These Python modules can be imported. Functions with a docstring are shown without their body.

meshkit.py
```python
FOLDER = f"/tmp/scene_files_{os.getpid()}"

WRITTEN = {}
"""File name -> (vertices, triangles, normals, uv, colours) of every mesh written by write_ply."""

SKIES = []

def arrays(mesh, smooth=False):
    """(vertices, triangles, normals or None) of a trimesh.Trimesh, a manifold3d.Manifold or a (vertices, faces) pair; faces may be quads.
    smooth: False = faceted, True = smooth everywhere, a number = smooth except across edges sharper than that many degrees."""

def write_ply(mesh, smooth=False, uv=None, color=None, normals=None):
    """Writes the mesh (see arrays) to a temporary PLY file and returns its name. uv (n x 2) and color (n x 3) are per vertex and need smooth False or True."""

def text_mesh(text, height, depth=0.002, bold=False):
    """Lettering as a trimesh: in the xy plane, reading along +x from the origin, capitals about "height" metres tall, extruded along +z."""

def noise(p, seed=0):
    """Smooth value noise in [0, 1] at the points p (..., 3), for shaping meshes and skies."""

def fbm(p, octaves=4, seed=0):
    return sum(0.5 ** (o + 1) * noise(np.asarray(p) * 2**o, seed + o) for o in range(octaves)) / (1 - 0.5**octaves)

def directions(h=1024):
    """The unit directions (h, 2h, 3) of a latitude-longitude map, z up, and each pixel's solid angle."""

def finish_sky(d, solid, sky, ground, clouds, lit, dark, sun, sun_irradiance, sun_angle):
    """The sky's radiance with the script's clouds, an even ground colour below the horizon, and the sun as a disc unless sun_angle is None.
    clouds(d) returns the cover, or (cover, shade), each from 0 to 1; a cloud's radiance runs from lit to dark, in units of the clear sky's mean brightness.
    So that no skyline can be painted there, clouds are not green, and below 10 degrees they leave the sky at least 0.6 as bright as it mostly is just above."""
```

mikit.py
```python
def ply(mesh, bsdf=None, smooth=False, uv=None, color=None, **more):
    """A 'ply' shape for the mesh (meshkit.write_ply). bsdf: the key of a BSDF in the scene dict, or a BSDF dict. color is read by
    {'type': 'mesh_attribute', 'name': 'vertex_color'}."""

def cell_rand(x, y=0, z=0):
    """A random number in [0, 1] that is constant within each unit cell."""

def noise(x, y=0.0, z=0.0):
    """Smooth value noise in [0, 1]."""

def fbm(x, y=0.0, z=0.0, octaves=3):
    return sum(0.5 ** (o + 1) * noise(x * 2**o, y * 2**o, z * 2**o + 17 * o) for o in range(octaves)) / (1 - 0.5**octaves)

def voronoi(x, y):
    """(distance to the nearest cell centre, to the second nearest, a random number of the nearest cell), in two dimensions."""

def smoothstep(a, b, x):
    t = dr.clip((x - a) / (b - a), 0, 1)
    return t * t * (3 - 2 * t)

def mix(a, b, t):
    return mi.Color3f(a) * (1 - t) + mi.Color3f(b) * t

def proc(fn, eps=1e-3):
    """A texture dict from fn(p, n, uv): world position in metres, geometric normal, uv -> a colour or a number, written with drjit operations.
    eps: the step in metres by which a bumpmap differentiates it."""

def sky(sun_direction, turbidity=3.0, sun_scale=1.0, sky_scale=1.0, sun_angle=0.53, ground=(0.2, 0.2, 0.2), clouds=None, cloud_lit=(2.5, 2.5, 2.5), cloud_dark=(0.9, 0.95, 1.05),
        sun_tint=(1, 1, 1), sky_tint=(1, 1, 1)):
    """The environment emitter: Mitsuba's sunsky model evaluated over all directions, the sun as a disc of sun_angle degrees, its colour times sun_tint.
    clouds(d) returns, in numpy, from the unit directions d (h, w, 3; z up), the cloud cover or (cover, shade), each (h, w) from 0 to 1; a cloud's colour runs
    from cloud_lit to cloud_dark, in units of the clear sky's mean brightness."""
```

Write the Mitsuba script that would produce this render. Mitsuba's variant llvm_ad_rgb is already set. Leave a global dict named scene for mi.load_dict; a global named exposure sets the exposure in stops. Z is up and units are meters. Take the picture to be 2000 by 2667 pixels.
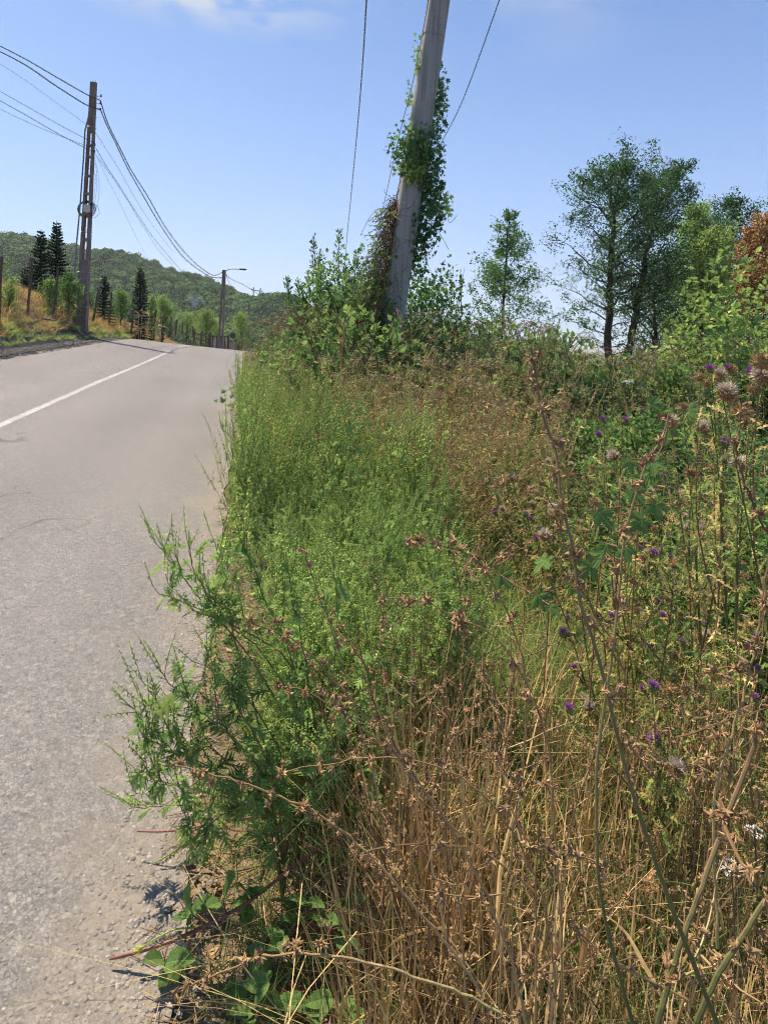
import math, numpy as np, trimesh, mitsuba as mi, drjit as dr
import mikit, meshkit
from scipy.interpolate import PchipInterpolator
from shapely.geometry import Polygon, box as sbox
T = mi.ScalarTransform4f
scene, labels = {}, {}
PI = math.pi

# ------------------------------------------------------------------ camera, sky, exposure
CAM_H, FOC, ROLL, U0, V0 = 1.55, 1778.0, math.radians(3.3), 1000.0, 878.0   # pixels of the 2000 x 2667 photograph
CR, SR = math.cos(ROLL), math.sin(ROLL)
scene['camera'] = {'type': 'perspective', 'fov': math.degrees(2 * math.atan(1000 / FOC)), 'fov_axis': 'x', 'near_clip': 0.05, 'far_clip': 6000.0,
                   'principal_point_offset_y': (1333.5 - V0) / 2667.0,
                   'to_world': T().look_at(origin=[0, 0, CAM_H], target=[0, 10, CAM_H], up=[-SR, 0, CR])}
SUN = np.array([-0.52, 0.40, 1.12]); SUN /= np.linalg.norm(SUN)
exposure = 2.05


def sky_clouds(d):
    el = np.arcsin(np.clip(d[..., 2], -1, 1)); az = np.arctan2(d[..., 0], d[..., 1])
    q = np.stack([d[..., 0] / np.maximum(d[..., 2], .05), d[..., 1] / np.maximum(d[..., 2], .05), d[..., 2] * 0], -1)
    n = meshkit.fbm(q * 1.7 + 5.0, 5, 3) * .75 + meshkit.fbm(q * 9.0, 3, 9) * .35
    m = np.clip((el - 0.36) / 0.10, 0, 1) * np.clip(1 - np.abs(az + .12) / .62, 0, 1) ** .6
    low = np.clip(1 - el / .46, 0, 1) * .20                     # milky air towards the horizon
    bank = np.exp(-((az + .29) / .15) ** 2 - ((el - .436) / .030) ** 2) * np.clip((meshkit.fbm(q * 11.0, 4, 12) - .24) * 3.4, 0, 1)
    return np.maximum(np.maximum(np.clip((n - .56) * 3.2, 0, 1) * m * .6, bank * .95), low), 0.12 + 0.0 * el


scene['daylight'] = mikit.sky(SUN.tolist(), turbidity=3.2, sun_scale=1.35, sky_scale=1.05, clouds=sky_clouds, cloud_lit=(1.6, 1.75, 2.0), cloud_dark=(1.1, 1.15, 1.3), sky_tint=(.86, .97, 1.12), sun_tint=(1.0, .99, .98))


def ray(u, v):
    du, dv = (u - U0) / FOC, (V0 - v) / FOC
    return np.array([du * CR - dv * SR, 1.0, du * SR + dv * CR])


def at(u, v, d):                    # the point at depth d that the photograph shows at pixel (u, v)
    return np.array([0, 0, CAM_H]) + d * ray(u, v)


def on_z(u, v, z):                  # the point at height z that it shows there
    r = ray(u, v)
    return np.array([0, 0, CAM_H]) + r * ((z - CAM_H) / r[2])


def rng_of(seed):
    return np.random.default_rng(seed)


# ------------------------------------------------------------------ materials
PAL = [(0.00, (.012, .032, .020)), (.14, (.028, .062, .024)), (.28, (.074, .128, .042)), (.42, (.145, .205, .060)), (.56, (.26, .28, .088)),
       (.70, (.45, .33, .155)), (.80, (.34, .222, .10)), (.90, (.185, .112, .052)), (1.0, (.07, .046, .03))]


def palette(t):
    t = dr.clip(t, 0, 1)
    c = mi.Color3f(PAL[0][1])
    for (a, ca), (b, cb) in zip(PAL[:-1], PAL[1:]):
        c = dr.select(t > a, mikit.mix(ca, cb, dr.clip((t - a) / (b - a), 0, 1)), c)
    return c


def plant_color(p, n, uv):
    v = mikit.noise(p.x * 2.3, p.y * 2.3, p.z * 2.3)
    w = mikit.noise(p.x * 37, p.y * 37, p.z * 37)
    return palette(uv.x + (v - .5) * .07) * uv.y * (.52 + .5 * v + .46 * w)


def far_color(p, n, uv):
    v = mikit.noise(p.x * .16, p.y * .16, p.z * .16)
    w = mikit.noise(p.x * .028, p.y * .02, p.z * .03)
    return palette(uv.x + (v - .5) * .16 + (w - .5) * .16) * mi.Color3f(.84, 1.0, .98) * uv.y * (.52 + .95 * v)


def rgb(*c):
    return {'type': 'rgb', 'value': list(c)}


scene['leaf_look'] = {'type': 'principledthin', 'base_color': mikit.proc(lambda p, n, uv: plant_color(p, n, uv) * mi.Color3f(2.05, 2.12, 2.1)), 'roughness': .42, 'diff_trans': .9, 'eta': 1.38}
scene['stalk_look'] = {'type': 'twosided', 'bsdf': {'type': 'principled', 'base_color': mikit.proc(plant_color), 'roughness': .6, 'specular': .35}}
scene['far_leaf_look'] = {'type': 'twosided', 'bsdf': {'type': 'diffuse', 'reflectance': mikit.proc(far_color)}}


def plain(name, c, rough=.6, metallic=0.0, spec=.4, var=.25, scale=30.0, stain=None):
    def fn(p, n, uv):
        a = mikit.fbm(p.x * scale, p.y * scale, p.z * scale * .5, 3)
        k = mi.Color3f(c) * (1 - var + 2 * var * a)
        if stain is not None:
            s = mikit.smoothstep(.45, .75, mikit.fbm(p.x * scale * .12, p.y * scale * .12, p.z * scale * .03, 3))
            k = k * (1 - s) + mi.Color3f(stain) * s
        return k
    scene[name] = {'type': 'twosided', 'bsdf': {'type': 'principled', 'base_color': mikit.proc(fn), 'roughness': rough, 'metallic': metallic, 'specular': spec}}


def bark_fn(c1, c2, s):
    def fn(p, n, uv):
        return mikit.mix(c1, c2, mikit.fbm(p.x * s, p.y * s, p.z * s * .2, 3))
    return fn


def concrete_fn(p, n, uv):
    g = mikit.fbm(p.x * 60, p.y * 60, p.z * 60, 3)
    streak = mikit.fbm(p.x * 28, p.y * 28, p.z * 1.3, 3)
    low = mikit.fbm(p.x * 5, p.y * 5, p.z * 2.0, 3)
    pit = mikit.smoothstep(.74, .82, mikit.noise(p.x * 110, p.y * 110, p.z * 110))
    c = mikit.mix((.19, .192, .19), (.345, .345, .335), g * .55 + streak * .3 + low * .3)
    return c * (1 - .45 * pit) * mikit.mix(mi.Color3f(.74, .77, .70), mi.Color3f(1), mikit.smoothstep(.3, .62, streak))


scene['concrete_look'] = {'type': 'bumpmap', 'arbitrary': mikit.proc(lambda p, n, uv: .0025 * mikit.fbm(p.x * 70, p.y * 70, p.z * 70, 3), .002), 'scale': 1.0,
                          'bsdf': {'type': 'twosided', 'bsdf': {'type': 'principled', 'base_color': mikit.proc(concrete_fn), 'roughness': .85, 'specular': .3}}}
scene['old_concrete_look'] = {'type': 'twosided', 'bsdf': {'type': 'principled', 'base_color': mikit.proc(bark_fn((.11, .085, .075), (.25, .205, .18), 9)), 'roughness': .9, 'specular': .2}}
scene['bark_look'] = {'type': 'twosided', 'bsdf': {'type': 'diffuse', 'reflectance': mikit.proc(bark_fn((.018, .015, .013), (.075, .062, .05), 14))}}
scene['old_wood_look'] = {'type': 'twosided', 'bsdf': {'type': 'diffuse', 'reflectance': mikit.proc(bark_fn((.06, .045, .036), (.17, .13, .105), 16))}}
scene['board_look'] = {'type': 'twosided', 'bsdf': {'type': 'diffuse', 'reflectance': mikit.proc(bark_fn((.30, .22, .17), (.48, .37, .29), 7))}}
scene['dark_board_look'] = {'type': 'twosided', 'bsdf': {'type': 'diffuse', 'reflectance': mikit.proc(bark_fn((.07, .048, .04), (.15, .11, .09), 7))}}
plain('cable_look', (.018, .018, .02), .5)
plain('wire_look', (.10, .10, .11), .45, spec=.5)
plain('steel_look', (.34, .35, .36), .45, .6)
plain('pylon_look', (.36, .40, .42), .6, .0)
plain('box_look', (.52, .50, .43), .5)
plain('conduit_look', (.16, .165, .18), .4)
plain('sign_back_look', (.055, .06, .065), .6)
plain('purple_look', (.36, .14, .38), .7, var=.3, scale=300)
plain('fluff_look', (.62, .55, .44), .9, spec=.1, var=.2, scale=200)
plain('white_petal_look', (.60, .58, .50), .8, var=.15, scale=200)
plain('red_stem_look', (.21, .075, .055), .5, var=.3, scale=120)
plain('rust_leaf_look', (.40, .23, .09), .8, var=.4, scale=9, stain=(.17, .15, .05))

# ------------------------------------------------------------------ naming and mesh helpers
_taken = {}


def numbered(name):
    k = _taken.get(name, -1) + 1
    _taken[name] = k
    return name if k == 0 else f'{name}_{k:03d}'


def tag(key, label=None, category=None, group=None, kind=None):
    d = labels.setdefault(key, {})
    for a, b in (('label', label), ('category', category), ('group', group), ('kind', kind)):
        if b:
            d[a] = b
    return key


def thing(name, label, category, group=None, kind=None):
    return tag(numbered(name), label, category, group, kind)


def put(key, mesh, look, smooth=False, uv=None, to_world=None):
    d = mikit.ply(mesh, look, smooth=smooth, uv=uv)
    if to_world is not None:
        d['to_world'] = to_world
    scene[key] = d
    return key


def part(holder, name, mesh, look, smooth=False, uv=None, kind=None, label=None):
    key = numbered(holder + '__' + name)
    put(key, mesh, look, smooth, uv)
    if kind or label:
        tag(key, label, kind=kind)
    return key


class Acc:                          # collects pieces of one mesh, with palette place (u) and brightness (v) per vertex
    def __init__(self):
        self.v, self.f, self.c, self.n = [], [], [], 0

    def add(self, vf, pu=.3, pb=1.0):
        v, f = vf
        if len(v) == 0:
            return self
        self.v.append(v); self.f.append(np.asarray(f) + self.n); self.n += len(v)
        c = np.empty((len(v), 2)); c[:, 0] = pu; c[:, 1] = pb
        self.c.append(c)
        return self

    def mesh(self):
        return np.vstack(self.v), np.vstack(self.f)

    def ply(self, look):
        return mikit.ply(self.mesh(), look, uv=np.vstack(self.c))

    def put(self, key, look):
        scene[key] = self.ply(look)
        return key


def unit(a):
    return a / np.maximum(np.linalg.norm(a, axis=-1, keepdims=True), 1e-9)


def perp(t):
    ref = np.where(np.abs(t[..., 2:3]) < .9, np.array([0, 0, 1.0]), np.array([1.0, 0, 0]))
    a = unit(np.cross(t, ref))
    return a, np.cross(t, a)


def tubes(P, R, sides=4, cap=False):
    """N polylines of M points as tubes."""
    P = np.asarray(P, float)
    if P.ndim == 2:
        P = P[None]
    N, M, _ = P.shape
    R = np.broadcast_to(np.asarray(R, float), (N, M)) if np.ndim(R) != 1 or len(np.atleast_1d(R)) == M else np.broadcast_to(np.asarray(R)[:, None], (N, M))
    t = unit(np.gradient(P, axis=1))
    m = np.abs(t).mean(1)
    ref = np.eye(3)[np.argmin(m, axis=1)][:, None]
    a = unit(np.cross(t, np.broadcast_to(ref, t.shape)))
    b = np.cross(t, a)
    ang = np.arange(sides) * 2 * PI / sides
    v = P[:, :, None] + R[:, :, None, None] * (np.cos(ang)[:, None] * a[:, :, None] + np.sin(ang)[:, None] * b[:, :, None])
    n, i, j = np.meshgrid(np.arange(N), np.arange(M - 1), np.arange(sides), indexing='ij')
    o = n * M * sides + i * sides
    q = np.stack([o + j, o + (j + 1) % sides, o + sides + (j + 1) % sides, o + sides + j], -1).reshape(-1, 4)
    f = np.vstack([q[:, [0, 1, 2]], q[:, [0, 2, 3]]])
    if cap:
        k = np.arange(1, sides - 1)
        e = np.stack([k * 0, k, k + 1], 1)
        ends = [e + m * M * sides + (M - 1) * sides for m in range(N)] + [e[:, ::-1] + m * M * sides for m in range(N)]
        f = np.vstack([f] + ends)
    return v.reshape(-1, 3), f


def stamp(tmpl, pos, ax, up, L, W=None, U=None):
    """Template (verts along, across, up; faces) placed N times."""
    tv, tf = tmpl
    pos, ax, up = (np.atleast_2d(np.asarray(x, float)) for x in (pos, ax, up))
    n = len(pos)
    ax = unit(np.broadcast_to(ax, (n, 3))); up = np.broadcast_to(up, (n, 3))
    side = unit(np.cross(up, ax) + 1e-7 * np.array([1, .3, .7])); nr = np.cross(ax, side)
    L = np.broadcast_to(np.asarray(L, float), (n,)); W = L if W is None else np.broadcast_to(np.asarray(W, float), (n,)); U = L if U is None else np.broadcast_to(np.asarray(U, float), (n,))
    v = pos[:, None] + (L[:, None] * tv[:, 0])[..., None] * ax[:, None] + (W[:, None] * tv[:, 1])[..., None] * side[:, None] + (U[:, None] * tv[:, 2])[..., None] * nr[:, None]
    f = tf[None] + (np.arange(n) * len(tv))[:, None, None]
    return v.reshape(-1, 3), f.reshape(-1, 3)


def rep(x, tmpl):
    return np.repeat(np.asarray(x, float), len(tmpl[0]))


def box(x0, x1, y0, y1, z0, z1):
    m = trimesh.creation.box(extents=(x1 - x0, y1 - y0, z1 - z0)); m.apply_translation(((x0 + x1) / 2, (y0 + y1) / 2, (z0 + z1) / 2))
    return np.array(m.vertices), np.array(m.faces)


def rand_dir(rng, n, zlo=-1.0, zhi=1.0):
    z = rng.uniform(zlo, zhi, n); a = rng.uniform(0, 2 * PI, n); r = np.sqrt(np.maximum(0, 1 - z * z))
    return np.stack([r * np.cos(a), r * np.sin(a), z], 1)


# leaf templates --------------------------------------------------------------
LEAF2 = (np.array([[0, 0, 0], [.45, -.5, .07], [1, 0, -.08], [.45, .5, .07]]), np.array([[0, 1, 2], [0, 2, 3]]))
LEAF4 = (np.array([[0, 0, 0], [.3, -.46, .10], [.3, 0, 0], [.3, .46, .10], [.68, -.36, .03], [.68, 0, -.05], [.68, .36, .03], [1, 0, -.16]]),
         np.array([[0, 1, 2], [0, 2, 3], [1, 4, 5], [1, 5, 2], [2, 5, 6], [2, 6, 3], [4, 7, 5], [5, 7, 6]]))
TETRA = (np.array([[0, 0, .25], [.5, -.45, -.1], [.5, .45, -.1], [1, 0, .1]]), np.array([[0, 1, 3], [0, 3, 2], [0, 2, 1], [1, 2, 3]]))
SPINE = (np.array([[0, -.5, -.3], [0, .5, -.3], [0, 0, .5], [1, 0, 0]]), np.array([[0, 1, 3], [1, 2, 3], [2, 0, 3], [0, 2, 1]]))


def bramble_template(n=9, bend=.18):
    s = np.linspace(0, 1, n + 1)
    w = .44 * np.sin(PI * s ** .74) ** .9 * (1 - .12 * s)
    w[0] = .02; w[-1] = 0
    tooth = 1 + .09 * (np.arange(n + 1) % 2)
    mid = np.stack([s, 0 * s, -bend * s ** 2], 1)
    lf = np.stack([s - .03 * (np.arange(n + 1) % 2), -w * tooth, .16 * w - bend * s ** 2 + .03 * (np.arange(n + 1) % 2)], 1)
    rt = lf * [1, -1, 1]
    f = []
    for i in range(n):
        m0, m1, l0, l1, r0, r1 = i, i + 1, n + 1 + i, n + 2 + i, 2 * n + 2 + i, 2 * n + 3 + i
        f += [[m0, l0, l1], [m0, l1, m1], [m0, m1, r1], [m0, r1, r0]]
    return np.vstack([mid, lf, rt]), np.array(f)


BRAMBLE = bramble_template()


def ragweed_template():
    v, f = [[0, 0, 0], [.5, 0, .03], [1, 0, -.10]], []

    def lobe(s, side, ln, fw, w):
        k = len(v)
        z = .03 * math.sin(PI * s) - .06 * ln
        v.extend([[s - w, 0, .03 * math.sin(PI * s)], [s + w, 0, .03 * math.sin(PI * s)], [s + fw * ln, side * ln, z], [s + fw * ln * .4 - w * .2, side * ln * .55, z * .5]])
        f.extend([[k, k + 1, k + 2], [k, k + 2, k + 3]])
    for i, s in enumerate((.26, .50, .74)):
        ln = (.40, .46, .28)[i]
        for side in (-1, 1):
            lobe(s + .03 * side, side, ln, 1.0, .10)
            if ln > .25:
                lobe(s + .07 - .02 * side, side, ln * .5, .5, .06)
    k = len(v)
    v.extend([[0, -.03, 0], [0, .03, 0], [.8, .05, .01], [.8, -.05, .01]])
    f.extend([[k, k + 1, k + 2], [k, k + 2, k + 3], [k + 3, k + 2, 2]])
    return np.array(v, float), np.array(f)


RAG = ragweed_template()
RAG_LOW = (np.array([[0, 0, 0], [.35, -.33, 0], [.5, -.06, .02], [.75, -.22, -.03], [1, 0, -.1], [.72, .2, -.03], [.5, .06, .02], [.3, .35, 0]]),
           np.array([[0, 1, 2], [2, 3, 4], [0, 2, 6], [2, 4, 6], [6, 4, 5], [0, 6, 7]]))


def hop_template():
    v, f = [[.06, 0, 0]], []
    lobes = [(-2.15, .55), (-1.05, .80), (0, 1.0), (1.05, .80), (2.15, .55)]
    pts = []
    for i, (a, r) in enumerate(lobes):
        for da, k in ((-.38, .62), (-.22, .84), (-.12, .80), (0, 1.0), (.12, .80), (.22, .84), (.38, .62)):
            pts.append((a + da, r * k))
        if i < 4:
            pts.append((a + .52, .40))
    for a, r in pts:
        ph = math.cos((a * 1.0) * 3) * .03
        v.append([.06 + r * math.cos(a) * .78, r * math.sin(a) * .78, ph - .13 * r * r + .05 * abs(math.sin(a))])
    n = len(pts)
    f = [[0, i + 1, i + 2] for i in range(n - 1)]
    return np.array(v), np.array(f)


HOP = hop_template()

# ------------------------------------------------------------------ terrain
_y = np.array([-40, -10, 0, 10, 20, 30, 36, 42, 50, 60, 80, 120, 300.0])
XR = PchipInterpolator(_y, [7.9, 1.9, -.1, -2.1, -4.1, -6.1, -7.3, -8.0, -7.9, -6.3, 0.0, 22, 130])
ZC = PchipInterpolator([-40, 0, 12, 18, 24, 30, 36, 42, 50, 70, 120, 300, 2500], [0, 0, 0, .05, .15, .26, .30, .17, -.35, -2.2, -5, -7, -7])
BANK = PchipInterpolator([-40, 6, 10, 16, 36, 50, 300], [0, 0, .03, .058, .06, .03, 0])
SHW = PchipInterpolator([-40, 10, 18, 26, 32, 36, 50, 300], [1.7, 1.7, 1.6, 1.2, .65, .45, .5, .6])
AMP = PchipInterpolator([-40, 10, 22, 27, 32, 40, 50, 70, 300], [1.8, 2.0, 2.0, 2.0, 1.75, 1.3, 1.0, .4, 0])
ROADW = 6.4


def sm(a, b, x):
    t = np.clip((x - a) / (b - a), 0, 1)
    return t * t * (3 - 2 * t)


def road_z(x, y):
    t = np.clip(XR(np.clip(y, -40, 300)) - x, 0, ROADW)
    return ZC(y) + BANK(np.clip(y, -40, 300)) * t


def G(x, y):
    x, y = np.asarray(x, float), np.asarray(y, float)
    yc = np.clip(y, -40, 300)
    t = XR(yc) - x
    z = ZC(np.clip(y, -40, 2500)) + BANK(yc) * np.clip(t, 0, ROADW)
    on = sm(.25, .5, t) * sm(ROADW - .3, ROADW - .5, t)
    q = t - ROADW - SHW(yc)
    left = AMP(yc) * sm(-.3, 2.6, q) + .9 * sm(2, 16, q) * (AMP(yc) / 1.6)
    r = -t
    right = -.22 * np.exp(-((r - 2.3) / 1.1) ** 2) * sm(.3, 1.2, r) - 2.2 * sm(11, 34, r) - 2.0 * sm(30, 90, r)
    p = np.stack([x, y, 0 * x], -1)
    bump = (meshkit.fbm(p * .9, 3, 5) - .5) * .22 + (meshkit.fbm(p * 4.1, 2, 6) - .5) * .05
    edge = np.where(t > ROADW, sm(0, 1.2, q), sm(0.1, .7, r))
    return z + left + right + bump * edge - .012 - .04 * on


def heightfield(xs, ys, zf):
    X, Y = np.meshgrid(xs, ys, indexing='ij')
    Z = zf(X, Y)
    v = np.stack([X, Y, Z], -1).reshape(-1, 3)
    i, j = np.meshgrid(np.arange(len(xs) - 1), np.arange(len(ys) - 1), indexing='ij')
    a = (i * len(ys) + j).ravel()
    b = a + len(ys)
    return v, np.vstack([np.stack([a, b, b + 1], 1), np.stack([a, b + 1, a + 1], 1)])


def stretch(n, near, far):
    s = np.linspace(-1, 1, n)
    k = math.asinh(far / near)
    return near * np.sinh(s * k)


def ground_color(p, n, uv):
    a = mikit.fbm(p.x * 1.1, p.y * 1.1, 0, 3)
    g = mikit.fbm(p.x * 17, p.y * 17, 3, 3)
    soil = mikit.mix((.07, .056, .042), (.19, .155, .115), g)
    straw = mikit.mix((.12, .092, .058), (.27, .205, .13), g)
    green = mikit.mix((.05, .085, .022), (.13, .15, .045), g)
    c = mikit.mix(soil, straw, mikit.smoothstep(.40, .62, a))
    c = mikit.mix(c, green, mikit.smoothstep(.55, .72, mikit.fbm(p.x * .35 + 9, p.y * .35, 1, 3)))
    far = mikit.smoothstep(60, 140, p.y)
    return mikit.mix(c, mikit.mix((.05, .085, .03), (.11, .13, .045), mikit.fbm(p.x * .05, p.y * .05, 0, 3)), far)


scene['ground_look'] = {'type': 'bumpmap', 'arbitrary': mikit.proc(lambda p, n, uv: .02 * mikit.fbm(p.x * 22, p.y * 22, p.z * 22, 3), .004), 'scale': 1.0,
                        'bsdf': {'type': 'twosided', 'bsdf': {'type': 'diffuse', 'reflectance': mikit.proc(ground_color)}}}
gx, gy = stretch(300, 4.0, 1500.0), np.concatenate([np.arange(-60, -3, 3.0), np.arange(-3, 12, .16), np.arange(12, 50, .35), np.geomspace(50, 2400, 60)])
put('ground', heightfield(gx, gy, G), 'ground_look', smooth=True)
tag('ground', 'verge and fields of soil and dry litter under the plants', kind='structure')


def road_color(p_, n, uv):
    e = uv.x                                             # metres from the right edge
    p = p_ + .006 * mi.Vector3f(mikit.noise(p_.x * 130, p_.y * 130), mikit.noise(p_.x * 130, p_.y * 130, 5), 0)
    d1, d2, r = mikit.voronoi(p.x * 70, p.y * 70)
    d3, d4, r2 = mikit.voronoi(p.x * 170, p.y * 170)
    d5, d6, r3 = mikit.voronoi(p.x * 30, p.y * 30)
    stone = mikit.mix((.125, .126, .127), (.33, .325, .312), r * .45 + .3 * r2 + .25 * r3)
    grit = mikit.smoothstep(.08, .30, d2 - d1)
    c = mikit.mix(mi.Color3f(.09, .09, .09), stone, .45 + .55 * grit)
    c = mikit.mix(c, mi.Color3f(.36, .335, .295), mikit.smoothstep(.86, .93, r3) * mikit.smoothstep(.38, .22, d5) * .55)
    c = c * (.82 + .36 * mikit.smoothstep(.05, .35, d4 - d3) * r2)
    patch = mikit.fbm(p.x * .55, p.y * .35, 2, 4)
    c = c * (.84 + .32 * patch)
    track = dr.exp(-dr.square((e - 1.0) / .42)) + dr.exp(-dr.square((e - 2.55) / .42)) + dr.exp(-dr.square((e - 4.1) / .42)) + dr.exp(-dr.square((e - 5.6) / .4))
    c = c * (1 + .10 * track)
    dust = mikit.smoothstep(.50, -.05, e + (mikit.fbm(p.x * 5, p.y * 5, 0, 4) - .5) * .7)
    sand = mikit.mix((.22, .195, .155), (.33, .29, .23), mikit.fbm(p.x * 60, p.y * 60, 0, 3))
    c = mikit.mix(c, sand, .6 * dust)
    k1, k2, k3 = mikit.voronoi(p.x * .75 + .5 * mikit.noise(p.x * 3, p.y * 3), p.y * .32 + .3 * mikit.noise(p.x * 4, p.y * 4, 7))
    crack = mikit.smoothstep(.022, .006, k2 - k1) * mikit.smoothstep(.48, .62, mikit.fbm(p.x * .4, p.y * .25, 5, 3)) * mikit.smoothstep(2.5, 5, p.y)
    c = c * (1 - .5 * crack)
    tar = mikit.smoothstep(.018, .008, dr.abs(e - 5.75 + (mikit.fbm(p.y * .6, 3, 0, 3) - .5) * .5)) * mikit.smoothstep(9, 14, p.y)
    return c * (1 - .5 * tar) * mi.Color3f(.895, .885, .87)


def road_bump(p, n, uv):
    d1, d2, r = mikit.voronoi(p.x * 85, p.y * 85)
    d3, d4, r2 = mikit.voronoi(p.x * 210, p.y * 210)
    return .0030 * mikit.smoothstep(.6, .1, d1) * (.2 + .8 * r) + .0014 * mikit.smoothstep(0, .5, d4 - d3) + .003 * mikit.fbm(p.x * 30, p.y * 30, 0, 2)


scene['road_look'] = {'type': 'bumpmap', 'arbitrary': mikit.proc(road_bump, .0012), 'scale': 1.0,
                      'bsdf': {'type': 'twosided', 'bsdf': {'type': 'principled', 'base_color': mikit.proc(road_color), 'roughness': .62, 'specular': .45}}}


def ribbon(ys, ts, dz=0.0, wob=None):
    """A strip along the road between the offsets ts to the left of its right edge."""
    Y = np.repeat(ys[:, None], len(ts), 1)
    Tt = np.repeat(np.asarray(ts, float)[None], len(ys), 0)
    if wob is not None:
        Tt = Tt + wob(Y, Tt)
    X = XR(Y) - Tt
    Z = road_z(X, Y) + dz
    v = np.stack([X, Y, Z], -1).reshape(-1, 3)
    n, m = Y.shape
    i, j = np.meshgrid(np.arange(n - 1), np.arange(m - 1), indexing='ij')
    a = (i * m + j).ravel()
    return (v, np.vstack([np.stack([a, a + m, a + m + 1], 1)[:, ::-1], np.stack([a, a + m + 1, a + 1], 1)[:, ::-1]])), np.stack([Tt.ravel(), Y.ravel()], 1)


def road_edge(Y, Tt):
    p = np.stack([Y * 2.2, 0 * Y, 0 * Y], -1)
    w = (meshkit.fbm(p, 3, 2) - .5) * .12
    return np.where(Tt < .01, w, 0) + np.where(Tt > ROADW - .01, -(meshkit.fbm(p * .6, 3, 8) - .2) * .55, 0)


ry = np.concatenate([np.arange(-12, 50, .2), np.arange(50, 110, 1.0)])
rm, ruv = ribbon(ry, [0, .25, .6, 1, 1.6, 2.2, 2.8, 3.2, 3.6, 4.2, 4.8, 5.4, 6.0, ROADW], wob=road_edge)
put('road', rm, 'road_look', uv=ruv, smooth=True)
tag('road', 'grey asphalt road running up to a crest and bending left', kind='structure')


def line_color(p, n, uv):
    w = mikit.fbm(p.x * 26, p.y * 26, 0, 3)
    worn = mikit.smoothstep(.40, .66, w + .22 * mikit.noise(p.x * 150, p.y * 150))
    edge = mikit.smoothstep(.012, .035, uv.x) * mikit.smoothstep(.138, .112, uv.x)
    chip = mikit.smoothstep(.52, .60, mikit.fbm(p.x * 9, p.y * 5, 4, 4))
    return mikit.mix((.25, .248, .245), (.46, .46, .45), (1 - .72 * worn) * (.1 + .9 * edge) * (1 - .6 * chip))


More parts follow.
